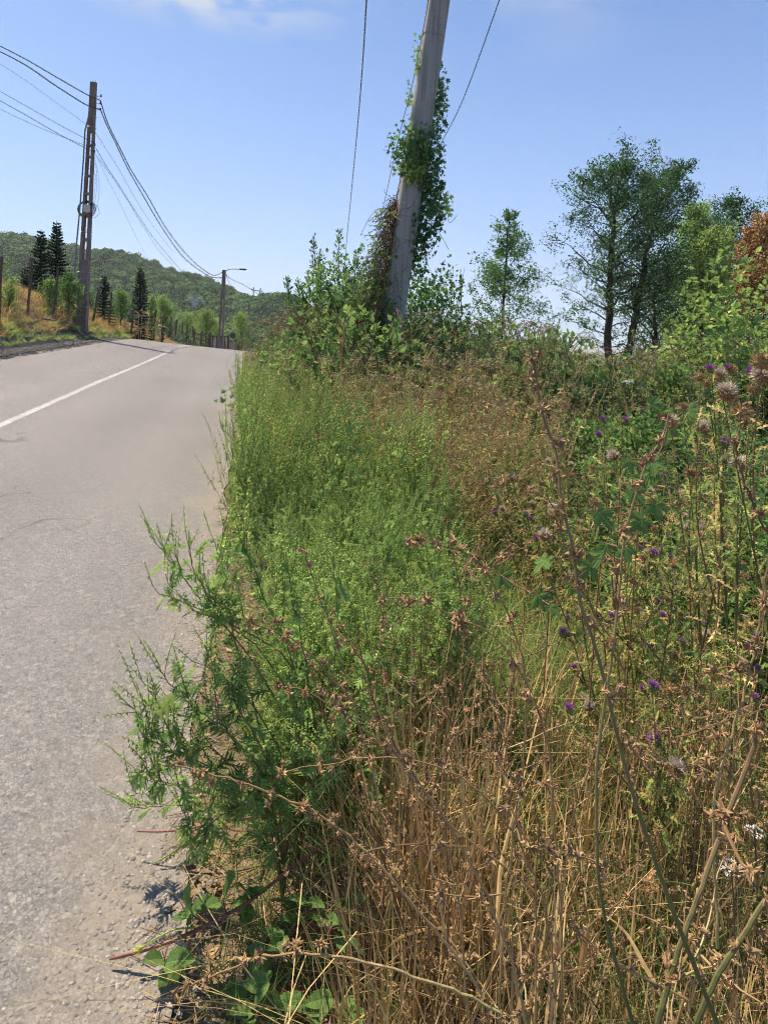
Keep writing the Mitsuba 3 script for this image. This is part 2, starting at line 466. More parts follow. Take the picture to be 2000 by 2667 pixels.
scene['line_look'] = {'type': 'bumpmap', 'arbitrary': mikit.proc(road_bump, .0012), 'scale': .7, 'bsdf': {'type': 'twosided', 'bsdf': {'type': 'principled', 'base_color': mikit.proc(line_color), 'roughness': .6}}}
lm, luv = ribbon(np.arange(-10, 60, .2), [3.06, 3.125, 3.19], dz=.004, wob=lambda Y, t: (meshkit.noise(np.stack([Y * 9, t * 40, 0 * Y], -1), 4) - .5) * .02)
luv[:, 0] -= 3.05
put('road__centre_line', lm, 'line_look', uv=luv)
tag('road__centre_line', 'worn white centre line of the road')

# loose and half-sunk stones of the near asphalt
r = rng_of(5)
n = 21000
yy = 1.35 + 3.8 * r.random(n) ** 1.6; xx = XR(yy) - np.where(r.random(n) < .10, r.normal(size=n) * .13, r.uniform(-.12, 1.9, n)) - .03
keep = xx > -.62 * yy - .1
xx, yy = xx[keep], yy[keep]
ico = trimesh.creation.icosphere(1, 1.0)
sv = np.array(ico.vertices); sf = np.array(ico.faces)
sv = sv * (.75 + .5 * meshkit.noise(sv * 1.7, 3)[:, None])
low = trimesh.creation.icosahedron(); lv, lf_ = np.array(low.vertices), np.array(low.faces)
sz = .0017 + .0034 * r.random(len(xx)) ** 3 * (1 + .8 * (np.abs(xx - XR(yy)) < .2))
pos = np.stack([xx, yy, road_z(xx, yy) + .0003], 1)
a = Acc()
dd = rand_dir(r, len(xx), -.15, .15)
st = stamp((lv, lf_), pos, dd, [0, 0, 1.0], sz * r.uniform(.9, 1.5, len(xx)), sz, sz * r.uniform(.35, .6, len(xx)))
k = np.repeat(r.uniform(.0, 1, len(xx)), len(lv))
a.add(st, k, np.repeat(r.uniform(.75, 1.15, len(xx)), len(lv)))


def stone_color(p, n, uv):
    return mikit.mix((.13, .128, .125), (.31, .295, .27), uv.x * uv.x) * uv.y


scene['stone_look'] = {'type': 'twosided', 'bsdf': {'type': 'principled', 'base_color': mikit.proc(stone_color), 'roughness': .6}}
a.put('road__stone_grain', 'stone_look')
tag('road__stone_grain', 'stones of the asphalt standing proud near the verge', kind='stuff')

# gravel shoulder on the far left
gm, guv = ribbon(np.arange(-10, 46, .3), [ROADW - .55, ROADW + .2, ROADW + .8, ROADW + 1.4, ROADW + 2.0], dz=0.0)
gv = gm[0]
tt = guv[:, 0] - ROADW
gv[:, 2] = np.where(tt < 0, road_z(gv[:, 0], gv[:, 1]) - .03, G(gv[:, 0], gv[:, 1]) + .02 + .05 * np.clip(tt, 0, .4))


def gravel_color(p, n, uv):
    d1, d2, r_ = mikit.voronoi(p.x * 26, p.y * 26)
    return mikit.mix((.035, .036, .04), (.17, .17, .175), r_ * mikit.smoothstep(.02, .3, d2 - d1))


scene['gravel_look'] = {'type': 'bumpmap', 'arbitrary': mikit.proc(lambda p, n, uv: .02 * mikit.smoothstep(0, .5, mikit.voronoi(p.x * 26, p.y * 26)[1] - mikit.voronoi(p.x * 26, p.y * 26)[0]), .004), 'scale': 1.0,
                        'bsdf': {'type': 'twosided', 'bsdf': {'type': 'diffuse', 'reflectance': mikit.proc(gravel_color)}}}
put('gravel_shoulder', gm, 'gravel_look', smooth=True)
tag('gravel_shoulder', 'dark gravel shoulder along the far side of the road', kind='structure')
r = rng_of(6)
n = 9000
yy = r.uniform(13, 36, n); tt = ROADW - .3 + r.random(n) * (SHW(yy) + .5)
xx = XR(yy) - tt
keep = (xx > -.66 * yy)
xx, yy, tt = xx[keep], yy[keep], tt[keep]
sz = .012 + .03 * r.random(len(xx)) ** 2
zz = np.where(tt < ROADW, road_z(xx, yy), G(xx, yy) + .035)
a = Acc()
a.add(stamp((lv, lf_), np.stack([xx, yy, zz], 1), rand_dir(r, len(xx), -.2, .2), [0, 0, 1.0], sz, sz * .8, sz * .6), np.repeat(r.random(len(xx)), len(lv)), np.repeat(r.uniform(.15, .45, len(xx)), len(lv)))
a.put('gravel_shoulder__stone', 'stone_look')
tag('gravel_shoulder__stone', 'loose dark stones of the shoulder', kind='stuff')

# ------------------------------------------------------------------ wooded hills
def ridge(pts, R, drop):
    p = np.array([at(u, v, R) for u, v in pts])
    o = np.argsort(p[:, 0])
    return PchipInterpolator(p[o, 0] / R, p[o, 2] - drop)


HILLS = [('hill', 640.0, 300.0, [(-1500, 640), (-700, 592), (-300, 596), (0, 606), (130, 628), (250, 655), (400, 690), (500, 716), (600, 752), (650, 770), (700, 786), (760, 802), (830, 822), (950, 868)], 15.0),
         ('hill', 430.0, 300.0, [(585, 868), (605, 838), (640, 806), (690, 787), (740, 790), (790, 804), (850, 826), (950, 862)], 9.0),
         ('hill', 370.0, 290.0, [(505, 880), (535, 838), (566, 792), (590, 806), (620, 838), (650, 866)], 8.0)]
hill_fn = []


def hill_height(Zr, y0, R, seed):
    lo, hi = Zr.x[0], Zr.x[-1]

    def z(a, y):
        p = np.stack([a * R * .012, y * .012, 0 * y], -1)
        s = np.clip((y - y0) / (R - y0), 0, 3)
        prof = np.where(s < 1, np.sin(s * PI / 2) ** .9, np.maximum(0, 1 - .35 * (s - 1)))
        n = (meshkit.fbm(p, 3, seed) - .5) * 26 * np.sin(np.clip(s, 0, 1) * PI)
        return -9 + (Zr(np.clip(a, lo, hi)) + 9) * prof + n
    return z


for i, (nm, R, y0, pts, drop) in enumerate(HILLS):
    Zr = ridge(pts, R, drop)
    zf = hill_height(Zr, y0, R, 20 + i)
    hill_fn.append((zf, Zr.x[0], Zr.x[-1], y0, R))
    aa, yy = np.linspace(Zr.x[0], Zr.x[-1], 90 if i == 0 else 40), np.linspace(y0, R * 1.5, 44)
    v, f = heightfield(aa, yy, zf)
    v[:, 0] *= v[:, 1]
    key = numbered(nm)
    put(key, (v, f), 'hill_look', smooth=True)
    tag(key, ['long wooded hill falling from the left towards the road', 'lower rounded wooded hill at the right end of the ridge', 'small pale green wooded knoll in front of the ridge'][i], kind='structure')
scene['hill_look'] = {'type': 'twosided', 'bsdf': {'type': 'diffuse', 'reflectance': rgb(.018, .035, .014)}}


def crown_variant(seed, lumps=9, cards=150):
    rr = rng_of(seed)
    a_ = Acc()
    m = trimesh.creation.icosphere(2, 1.0)
    v0, f0 = np.array(m.vertices), np.array(m.faces)
    for k in range(lumps):
        c = rand_dir(rr, 1, -.2, .9)[0] * rr.uniform(.25, .62) if k else np.zeros(3)
        s = rr.uniform(.34, .55) if k else .62
        v = v0 * (s * (.78 + .5 * meshkit.noise(v0 * 3.1 + 7 * k, seed)))[:, None] + c
        a_.add((v, f0), .27, .95)
    d = rand_dir(rr, cards, -.35, 1)
    p = d * rr.uniform(.72, 1.02, cards)[:, None]
    a_.add(stamp(LEAF2, p, rand_dir(rr, cards), unit(d + .6 * rand_dir(rr, cards)), rr.uniform(.12, .26, cards)), .31, .90)
    return a_


for k in range(5):
    scene[f'forest_crown_{k}'] = {'type': 'shapegroup', 'crown': crown_variant(60 + k, 7 if k else 6, 120).ply('far_leaf_look')}
fr = rng_of(8)
fkey = tag('forest', 'dense broadleaf forest covering the hills', 'forest', kind='stuff')
cnt = 0
for i, (zf, lo, hi, y0, R) in enumerate(hill_fn):
    n = (3300, 620, 330)[i]
    al = max(lo, -.75) if i == 0 else lo
    a_ = fr.uniform(al, hi, n); s_ = fr.random(n) ** .8
    y_ = y0 + 6 + (R - y0 + 14) * s_
    z_ = zf(a_, y_)
    for a1, y1, z1 in zip(a_, y_, z_):
        cnt += 1
        sc = fr.uniform(4.2, 6.6) * (1.0, .62, .5)[i] * (1 + .25 * (y1 > R))
        scene[f'forest__{cnt:04d}'] = {'type': 'instance', 'g': {'type': 'ref', 'id': f'forest_crown_{fr.integers(5)}'},
                                       'to_world': T().translate([a1 * y1, y1, z1 + sc * .45]).rotate([0, 0, 1], fr.uniform(0, 360)).scale([sc, sc, sc * fr.uniform(.85, 1.25)])}
def apart(holder, name, acc, look, kind=None, label=None):
    key = numbered(holder + '__' + name)
    acc.put(key, look)
    if kind or label:
        tag(key, label, kind=kind)
    return key


# ------------------------------------------------------------------ poles, lamps, wires, fence, pylons on the left and beyond the crest
def slot_pole(holder, base, top, w0, w1, depth, slots, look):
    """A tapering reinforced concrete pole with openings; slots: (from, to) as fractions of its height."""
    H = np.linalg.norm(top - base)
    poly = Polygon([(-w0 / 2, 0), (w0 / 2, 0), (w1 / 2, H), (-w1 / 2, H)])
    for a_, b_ in slots:
        for_w = lambda s: (w0 + (w1 - w0) * s) * .17
        poly = poly.difference(Polygon([(-for_w(a_), a_ * H), (for_w(a_), a_ * H), (for_w(b_), b_ * H), (-for_w(b_), b_ * H)]).buffer(.02))
    m = trimesh.creation.extrude_polygon(poly, depth, engine='earcut')
    v = np.array(m.vertices)
    taper = 1 - .35 * np.clip(v[:, 1] / H, 0, 1)
    z = unit(top - base); x = unit(np.cross([0, 1.0, 0], z)); y = np.cross(z, x)
    P = base + v[:, :1] * x + v[:, 1:2] * z + ((v[:, 2] - depth / 2) * taper)[:, None] * y
    part(holder, 'shaft', (P, np.array(m.faces)), look)
    return x, y, z, H


def bar(p0, p1, r, sides=6):
    return tubes(np.array([[p0, (np.asarray(p0) + p1) / 2, p1]]), r, sides, cap=True)


def oriented_box(c, x, y, z, sx, sy, sz, bev=.12):
    m = trimesh.creation.box(extents=(1, 1, 1)).subdivide()
    v = np.array(m.vertices)
    v = v * (1 - bev * (np.abs(v[:, [1, 2, 0]]) > .4) * (np.abs(v) > .4) * (np.abs(v[:, [2, 0, 1]]) > .4))
    return c + v[:, :1] * sx * x + v[:, 1:2] * sy * y + v[:, 2:] * sz * z, np.array(m.faces)


D1 = 32.0
base, top = at(213, 846, D1), at(244, 214, D1)
base = base - .5 * unit(top - base)
up_ = thing('utility_pole', 'tall dark concrete utility pole with openings standing on the grassy bank left of the road', 'utility pole')
x, y, z, H = slot_pole(up_, base, top, .50, .25, .30, [(.165, .20), (.30, .37), (.385, .47), (.485, .555), (.565, .625), (.635, .70), (.71, .745), (.755, .80)], 'old_concrete_look')


def on_pole(u, v, dy=0.0):
    return at(u, v, D1) + dy * y


for vv in (303, 331, 604, 709, 735, 799):
    s = (846 - vv) / 632
    c = at(213 + 31 * s, vv, D1)
    w = .25 + .25 * (1 - s)
    loop = [c + a_ * x * (w / 2 + .012) + b_ * y * .17 for a_, b_ in ((-1, -1), (1, -1), (1, 1), (-1, 1), (-1, -1))]
    part(up_, 'steel_band', tubes(np.array([loop]), .014, 4), 'steel_look')
cd = np.array([on_pole(u, v, -.20) for u, v in ((237, 300), (226, 345), (222, 420), (213, 545), (204, 640), (200, 700), (200, 740), (208, 752), (212, 757))])
part(up_, 'conduit', tubes(cd, .035, 8), 'conduit_look', smooth=60)
cc = on_pole(228, 545, -.22)
part(up_, 'junction_box', oriented_box(cc + x * .06, x, y, z, .26, .16, .36), 'box_look')
ring = []
for k in range(6):
    rr = .30 + .022 * k
    ang = np.linspace(0, 2 * PI, 28)
    ring.append(tubes(np.array([cc + np.outer(np.cos(ang) * rr * 1.05, x) + np.outer(np.sin(ang) * rr, z) + (.10 + .02 * k) * y - .03 * x]), .011, 4))
A_ = Acc()
for q_ in ring:
    A_.add(q_)
part(up_, 'cable_coil', A_.mesh(), 'cable_look')
lp = np.array([cc + x * .3 + z * .3, cc + x * .58 + z * .1, cc + x * .66 - z * .2, cc + x * .45 - z * .42, cc + x * .12 - z * .36])
part(up_, 'loose_cable', tubes(lp, .01, 4), 'cable_look')
for k, (ua, ub) in enumerate(((247, 250), (250, 258), (244, 246))):
    part(up_, 'loose_cable', tubes(np.array([on_pole(ua, 410 + 15 * k), on_pole((ua + ub) / 2 + 4, 460), on_pole(ub, 510), on_pole(ub - 8, 548)]), .007, 4), 'cable_look')
part(up_, 'meter_box', oriented_box(on_pole(224, 733, 0) , x, y, z, .07, .2, .80), 'box_look')
for k, vv in enumerate((253, 272, 288, 380, 398)):
    c0 = at(213 + 31 * (846 - vv) / 632, vv, D1)
    e = c0 + x * (.42 if k < 3 else .24) + z * .06 - y * .1
    br = part(up_, 'bracket', bar(c0, e, .014, 5), 'steel_look')
    m = trimesh.creation.cylinder(radius=.035, height=.12, sections=8); m.apply_translation(e)
    part(br, 'insulator', m, 'cable_look')
for k in (-1, 1):
    part(up_, 'steel_pin', bar(top + x * .07 * k, top + x * .07 * k + z * .12, .01, 4), 'steel_look')

# street lamps beyond the crest
DL = 50.0


def lamp(base, top, arm_end, w0, w1, label):
    key = thing('street_lamp', label, 'street lamp')
    x, y, z, H = slot_pole(key, base, top, w0, w1, w0 * .8, [(.2, .28), (.3, .38), (.40, .48), (.5, .58), (.6, .68)], 'old_concrete_look')
    st = top - z * .25
    mid = st + (arm_end - st) * .35 + np.array([0, 0, .22])
    part(key, 'arm', tubes(np.array([st, st * .7 + mid * .3 + [0, 0, .1], mid, arm_end]), .035, 6), 'steel_look')
    d = unit(arm_end - mid)
    hd = trimesh.creation.icosphere(2, 1.0)
    v = np.array(hd.vertices) * [.42, .15, .07]
    s2 = np.cross([0, 0, 1.0], d)
    part(key, 'lamp_head', (arm_end + d * .2 + v[:, :1] * d + v[:, 1:2] * unit(s2) + v[:, 2:] * np.array([0, 0, 1.0]), np.array(hd.faces)), 'cable_look', smooth=40)
    part(key, 'bracket', bar(top - z * .6 - x * .35, top - z * .6 + x * .12, .02, 5), 'steel_look')
    return x, y, z


lb, lt = at(573, 925, DL), at(584, 703, DL)
lamp(lb, lt, at(628, 701, DL - 1.2), .36, .23, 'street lamp with a long arm on a slender concrete pole before the board fence')
L2 = 96.0
lb2, lt2 = at(646, 905, L2), at(649, 790, L2)
lamp(lb2, lt2, at(676, 784, L2 - 1.5), .36, .24, 'smaller distant street lamp further down the road beside a willow tree')


def cable(p0, p1, sag, r, label, group=None, n=30, cat='cable', name='overhead_cable', look='cable_look', extra=None):
    t = np.linspace(0, 1, n)[:, None]
    P = p0 + (p1 - p0) * t
    P[:, 2] -= (4 * sag * t * (1 - t))[:, 0]
    key = thing(name, label, cat, group)
    put(key, tubes(P, r, 5), look)
    return key


def cable_px(pts, ds, r, label, group=None, look='cable_look'):
    P = np.array([at(u, v, d) for (u, v), d in zip(pts, ds)])
    t = np.linspace(0, 1, len(P))
    f = PchipInterpolator(t, P)
    key = thing('overhead_cable', label, 'cable', group)
    put(key, tubes(f(np.linspace(0, 1, 34)), r, 5), look)


g1 = 'overhead cables coming from the left to the tall utility pole'
g2 = 'overhead cables falling from the tall utility pole to the street lamp'
DN = 30.0
for pts, rr, lab in (([(-40, 100), (60, 150), (150, 202), (237, 251), (262, 262)], .024, 'topmost thick black cable reaching the tall utility pole from the left'),
                     ([(-40, 116), (60, 165), (150, 226), (235, 277), (262, 285)], .026, 'second thick black cable just under the topmost one left of the pole'),
                     ([(-40, 142), (60, 204), (150, 269), (228, 326)], .008, 'thin wire below the two thick cables left of the pole'),
                     ([(-40, 215), (60, 271), (150, 322), (245, 372)], .012, 'upper one of the three low cables left of the tall pole'),
                     ([(-40, 240), (60, 295), (150, 347), (240, 394)], .015, 'lowest dark cable meeting the tall pole from the left'),
                     ([(-40, 262), (60, 312), (150, 351), (240, 383)], .009, 'thin pale wire crossing under the low cables left of the pole')):
    cable_px(pts, np.linspace(DN, D1 - .25, len(pts)), rr, lab)
for pts, rr, lab in (([(262, 262), (292, 345), (332, 425), (384, 510), (430, 590), (478, 654), (520, 695), (553, 716), (579, 708)], .026, 'thick black cable dropping from the pole top, upper of the pair'),
                     ([(262, 285), (290, 350), (326, 425), (379, 520), (430, 605), (480, 672), (520, 704), (550, 721), (580, 722)], .026, 'thick black cable dropping from the pole top, lower of the pair'),
                     ([(248, 344), (300, 425), (352, 516), (400, 590), (450, 655)], .010, 'thin wire leaving the pole below the thick pair and fading over the hill'),
                     ([(250, 386), (290, 452), (336, 524), (384, 597), (440, 668), (500, 730), (560, 762), (577, 766)], .014, 'dark cable from the middle bracket of the pole to the lamp'),
                     ([(247, 400), (290, 458), (330, 518), (372, 588), (420, 660), (450, 690)], .011, 'lowest long cable running down from the pole over the hill'),
                     ([(254, 412), (290, 485), (332, 570), (366, 640), (392, 682)], .007, 'hair thin wire hanging steeply from the pole towards the hill')):
    cable_px(pts, np.linspace(D1 - .25, DL, len(pts)), rr, lab)
for pts, rr, lab in (([(588, 716), (620, 735), (680, 770), (730, 793), (790, 812)], .022, 'dark cable running on from the street lamp to the right'),
                     ([(590, 714), (601, 745), (618, 785), (646, 812)], .018, 'cable drooping from the street lamp to the farther lamp'),
                     ([(582, 775), (560, 792), (530, 801), (510, 800)], .02, 'cable sagging left of the street lamp before the dark hillside')):
    cable_px(pts, np.linspace(DL, 92, len(pts)), rr, lab)

# high wires beside the big pole
D2 = 10.2
for pts, ds, lab in (([(957, -60), (951, 60), (938, 250), (918, 470), (903, 625), (890, 800)], (4.5, 5.6, 8, 11, 14.5, 18), 'thin high wire left of the vine covered pole'),
                     ([(1120, -40), (1112, 20), (1078, 200), (1040, 350), (1000, 530), (972, 640)], (9, 9.6, 11.2, 12.6, 14.6, 16), 'thin high wire passing close along the left edge of the vine covered pole'),
                     ([(1318, -45), (1300, 0), (1254, 130), (1205, 260), (1152, 365)], (7, 7.4, 8.4, 9.6, 10.8), 'thin high wire on the right side of the vine covered pole')):
    P = np.array([at(u, v, d) for (u, v), d in zip(pts, ds)])
    f = PchipInterpolator(np.linspace(0, 1, len(P)), P)
    key = thing('overhead_wire', lab, 'wire')
    put(key, tubes(f(np.linspace(0, 1, 30)), .0062, 5), 'wire_look')


# lattice pylons
def pylon(label, foot, arms, scale, R):
    """arms: pixel polylines of members at distance R."""
    key = thing('lattice_pylon', label, 'pylon')
    A_, B_ = Acc(), Acc()
    for k, (pl, w) in enumerate(arms):
        P = np.array([at(u, v, R) for u, v in pl])
        for s in (-1, 1):
            off = np.array([w * scale / 2, 0, 0]) if abs(P[-1, 2] - P[0, 2]) > abs(P[-1, 0] - P[0, 0]) else np.array([0, 0, w * scale / 2])
            (A_ if k < foot else B_).add(tubes(P + s * off, .20, 4))
        n = max(3, int(np.linalg.norm(P[-1] - P[0]) / (w * scale) * .9))
        f = PchipInterpolator(np.linspace(0, 1, len(P)), P)(np.linspace(0, 1, n))
        zig = f + off * np.where(np.arange(n) % 2, 1, -1)[:, None]
        (A_ if k < foot else B_).add(tubes(zig, .13, 4))
    part(key, 'tower', A_.mesh(), 'pylon_look')
    part(key, 'crossarm', B_.mesh(), 'pylon_look')


pylon('pale lattice pylon with two horns standing before the dark hillside', 3, [([(505, 830), (507, 800), (503, 785)], 6), ([(505, 797), (499, 778), (500, 770)], 5), ([(508, 797), (517, 780), (520, 774)], 5),
      ([(491, 780), (492, 776), (500, 775)], 2), ([(500, 775), (510, 783), (520, 776)], 2), ([(520, 776), (527, 777), (528, 786)], 2)], .16, 345.0)
pylon('faint lattice pylon on the skyline at the left of two', 2, [([(660, 778), (660, 760), (661, 748)], 2.4), ([(674, 775), (677, 760), (679, 750)], 2.4), ([(654, 752), (662, 756), (685, 758)], 2.4)], .2, 520.0)
pylon('faint lattice pylon on the skyline nearest the pole bushes', 3, [([(713, 796), (718, 784), (719, 765)], 2.4), ([(701, 784), (702, 772), (701, 766)], 2), ([(732, 784), (733, 775), (736, 768)], 2), ([(694, 772), (712, 773), (737, 776)], 2.4)], .2, 520.0)

# boundary fence of boards beyond the crest, three stepped sections and a low post fence before it
fence_px = [(548, 868, 594, 876, 912), (594, 883, 615, 886, 922), (622, 897, 672, 903, 935)]
for k, (u0, v0, u1, v1, vb) in enumerate(fence_px):
    key = thing('board_fence', ['brown board fence section behind the street lamp', 'narrow brown board fence section right of the street lamp', 'lowest brown board fence section ending at the roadside bushes'][k], 'fence')
    d0, d1 = (51.5, 54.5)[0] + 3.2 * k, 54.2 + 3.2 * k
    p0, p1 = at(u0, v0, d0), at(u1, v1, d1)
    hgt = 2.0
    x = unit((p1 - p0) * [1, 1, 0]); y = np.cross([0, 0, 1.0], x); L = np.linalg.norm((p1 - p0)[:2]); zt = np.array([0, 0, 1.0])
    slope = (p1[2] - p0[2]) / L
    nb = max(4, int(L / .28))
    r = rng_of(40 + k)
    for j in range(nb):
        c = p0 + x * (L * (j + .5) / nb) + zt * (slope * L * (j + .5) / nb - hgt / 2 - .06 + r.uniform(-.02, .02)) + y * .03 * (j % 2)
        part(key, 'board', oriented_box(c, x, y, zt, L / nb * (.60 if j % 2 else .92), .03, hgt - .1), 'board_look' if j % 2 == 0 else 'dark_board_look')
    for s in (0, 1):
        part(key, 'post', oriented_box(p0 + x * L * s + zt * (slope * L * s - hgt / 2 + .05), x, y, zt, .16, .16, hgt + .1), 'dark_board_look')
    for hz in (.12, hgt - .35):
        part(key, 'rail', oriented_box(p0 + x * L / 2 + zt * (slope * L / 2 - hz) - y * .06, x, y, zt + x * 0, L, .05, .09), 'dark_board_look')
key = thing('rail_fence', 'low weathered wooden rail fence between the dry grass and the board fence', 'fence')
pr = [(507, 858), (526, 864), (545, 870)]
tops = [at(u, v, 49 + .6 * k) for k, (u, v) in enumerate(pr)]
for k, p in enumerate(tops):
    part(key, 'post', bar(p - [0, 0, 1.5], p, .07, 6), 'old_wood_look')
for k in range(2):
    for h in (.25, .6):
        part(key, 'rail', bar(tops[k] - [0, 0, h], tops[k + 1] - [0, 0, h], .04, 5), 'old_wood_look')

# round road sign seen from behind
key = thing('road_sign', 'round road sign seen from behind in front of a willow', 'road sign')
c = at(606, 874, 53.5)
m = trimesh.creation.cylinder(radius=.24, height=.02, sections=28)
v = np.array(m.vertices)[:, [0, 2, 1]] + c
part(key, 'disc', (v, np.array(m.faces)), 'sign_back_look')
part(key, 'post', bar(c - [0, -.03, 2.2], c + [0, .03, .2], .03, 8), 'steel_look')

# wooden fence posts along the bank
posts = [(5, 668, -2, 800, 23.5, 0.058), (74, 795, 84, 672, 27.0, 0.053), (143, 790, 152, 700, 29.0, 0.053), (248, 805, 258, 752, 34.0, 0.053), (287, 812, 291, 760, 35.5, 0.048), (344, 842, 349, 796, 37.5, 0.053),
         (402, 856, 407, 804, 41.0, 0.058), (444, 858, 447, 824, 43.0, 0.053), (459, 857, 461, 833, 45.5, 0.053), (475, 858, 476, 837, 46.5, 0.053), (487, 862, 488, 841, 48.5, 0.048), (502, 868, 502, 850, 49.5, 0.048), (467, 858, 467, 847, 49.0, 0.031)]
plab = ['fence post cut by the left edge of the picture', 'tall weathered fence post in front of the left dark spruces', 'weathered fence post left of the tall utility pole', 'leaning fence post right of the tall utility pole',
        'dark fence post beside the shorter spruce', 'grey fence post among the dry reeds before the right spruce', 'straight dark fence post after the dry reeds', 'dark fence post before the pale willow bush',
        'dark post where the grassy bank narrows', 'thin dark post beyond the bank, third from the board fence', 'dark post near the rail fence', 'short post nearest the rail fence', 'very small thin post between two taller ones']
for k, (u0, v0, u1, v1, d, rr) in enumerate(posts):
    if v0 < v1:
        u0, v0, u1, v1 = u1, v1, u0, v0
    p1, p0 = at(u1, v1, d), at(u0, v0, d)
    p0 = p0 + (p0 - p1) * .6
    key = thing('fence_post', plab[k], 'fence post')
    t = np.linspace(0, 1, 6)[:, None]
    P = p0 + (p1 - p0) * t + (rng_of(70 + k).normal(size=(6, 3)) * .015)
    put(key, tubes(P, np.linspace(rr * 1.1, rr * .85, 6)[None], 8, cap=True), 'old_wood_look', smooth=40)
key = thing('timber_beam', 'pale old timber lying in the dry grass on the bank', 'timber')
c = at(128, 832, 27.0)
x = unit(at(152, 834, 26.8) - at(105, 827, 27.2))
put(key, oriented_box(c, x, np.cross([0, 0, 1.0], x), np.array([0, 0, 1.0]), .72, .14, .07), 'old_concrete_look')

# ------------------------------------------------------------------ the big leaning pole and its vine
bp = thing('concrete_pole', 'thick leaning grey concrete pole overgrown with a climbing vine', 'utility pole')
pb, pt = at(1010, 910, D2), at(1146, -25, D2)
axis = unit(pt - pb)
pb2 = pb - axis * 2.0
pt2 = pt + axis * 3.0
px = unit(np.cross([0, 1.0, 0], axis)); py = np.cross(axis, px)
rb, rt = .178, .150
Lp = np.linalg.norm(pt2 - pb2)


def pole_section(n=40):
    a_ = np.linspace(0, 2 * PI, n, endpoint=False)
    k = 1 / (np.abs(np.cos(a_)) ** 4.2 + np.abs(np.sin(a_)) ** 4.2) ** (1 / 4.2)
    return np.stack([np.cos(a_) * k, np.sin(a_) * k], 1)


sec = pole_section()
joints = [np.dot(at(1037, 566, D2) - pb2, axis), np.dot(at(1105, 95, D2) - pb2, axis)]
hs = np.unique(np.concatenate([np.linspace(0, Lp, 50)] + [[j - .012, j - .008, j + .008, j + .012] for j in joints]))
rot = math.radians(9)
cx = np.cos(rot) * px + np.sin(rot) * py; cy = -np.sin(rot) * px + np.cos(rot) * py
V = []
for h in hs:
    rr = rb + (rt - rb) * h / Lp
    if any(abs(h - j) < .0095 for j in joints):
        rr *= .945
    V.append(pb2 + axis * h + rr * (sec[:, :1] * cx + sec[:, 1:] * cy))
V = np.vstack(V); n_ = len(sec)
i, j = np.meshgrid(np.arange(len(hs) - 1), np.arange(n_), indexing='ij')
q = np.stack([i * n_ + j, i * n_ + (j + 1) % n_, (i + 1) * n_ + (j + 1) % n_, (i + 1) * n_ + j], -1).reshape(-1, 4)
part(bp, 'shaft', (V, q), 'concrete_look', smooth=35)

# vine: (u, v, ru, rv, depth offset, spread in depth, leaf count, palette)
vk = thing('climbing_vine', 'green climbing vine with a dead brown tangle hanging round the leaning concrete pole', 'climbing plant')
blobs = [(1146, 230, 16, 55, .12, .16, 130, .20), (1140, 290, 22, 50, .10, .18, 190, .18), (1062, 385, 46, 60, -.24, .10, 260, .22), (1098, 400, 52, 66, -.20, .12, 420, .17), (1122, 440, 30, 90, -.02, .2, 380, .14),
         (1118, 520, 32, 70, .0, .22, 380, .13), (1112, 580, 38, 70, .0, .22, 340, .13), (1092, 640, 26, 60, .05, .2, 230, .15), (1150, 530, 22, 40, .0, .2, 110, .36), (1085, 125, 9, 40, -.05, .1, 26, .40), (1090, 170, 7, 30, -.05, .1, 20, .36),
         (1066, 255, 8, 60, -.1, .1, 30, .36), (1066, 440, 34, 26, -.25, .08, 110, .42), (995, 560, 26, 26, -.1, .2, 40, .4), (985, 670, 40, 60, -.12, .2, 110, .30), (950, 740, 46, 60, -.15, .25, 190, .28), (905, 810, 60, 60, -.15, .3, 300, .26), (985, 800, 40, 70, -.2, .12, 200, .20), (1075, 700, 24, 50, .1, .2, 110, .30)]
r = rng_of(11)
leafs = []
for (u, v, ru, rv, dd, sd, n, pu) in blobs:
    g = r.normal(size=(n, 3)) * .62
    g /= np.maximum(1, np.linalg.norm(g, axis=1, keepdims=True) / 1.25)
    for a_, b_, c_ in g:
        leafs.append((at(u + ru * a_, v + rv * b_, D2 + dd + sd * c_), pu + r.normal() * .05))
P = np.array([l[0] for l in leafs]); PU = np.array([l[1] for l in leafs])
# keep leaves outside the shaft
rel = P - pb2
h = rel @ axis
lx, ly = rel @ cx, rel @ cy
k = np.maximum(np.abs(lx), np.abs(ly))
rr = rb + (rt - rb) * h / Lp + .012
inside = k < rr
push = np.where(inside, rr / np.maximum(k, .02), 1)
P = P + (lx * (push - 1))[:, None] * cx + (ly * (push - 1))[:, None] * cy
sz = .03 + .065 * r.random(len(P)) ** 1.6
axv = unit(np.array([0, 0, -1.0]) + .75 * r.normal(size=P.shape)); upv = unit(np.array([-.3, -.75, .5]) + .7 * r.normal(size=P.shape))
big = np.argsort(-sz)[:290]
rest = np.setdiff1d(np.arange(len(P)), big)
A_ = Acc()
A_.add(stamp(HOP, P[rest], axv[rest], upv[rest], sz[rest]), rep(PU[rest], HOP), rep(r.uniform(.8, 1.25, len(rest)), HOP))
apart(vk, 'foliage', A_, 'leaf_look', 'stuff')
for b_ in big:
    key = numbered(vk + '__leaf')
    Acc().add(stamp(HOP, P[b_], axv[b_], upv[b_], sz[b_]), PU[b_], r.uniform(.8, 1.3)).put(key, 'leaf_look')
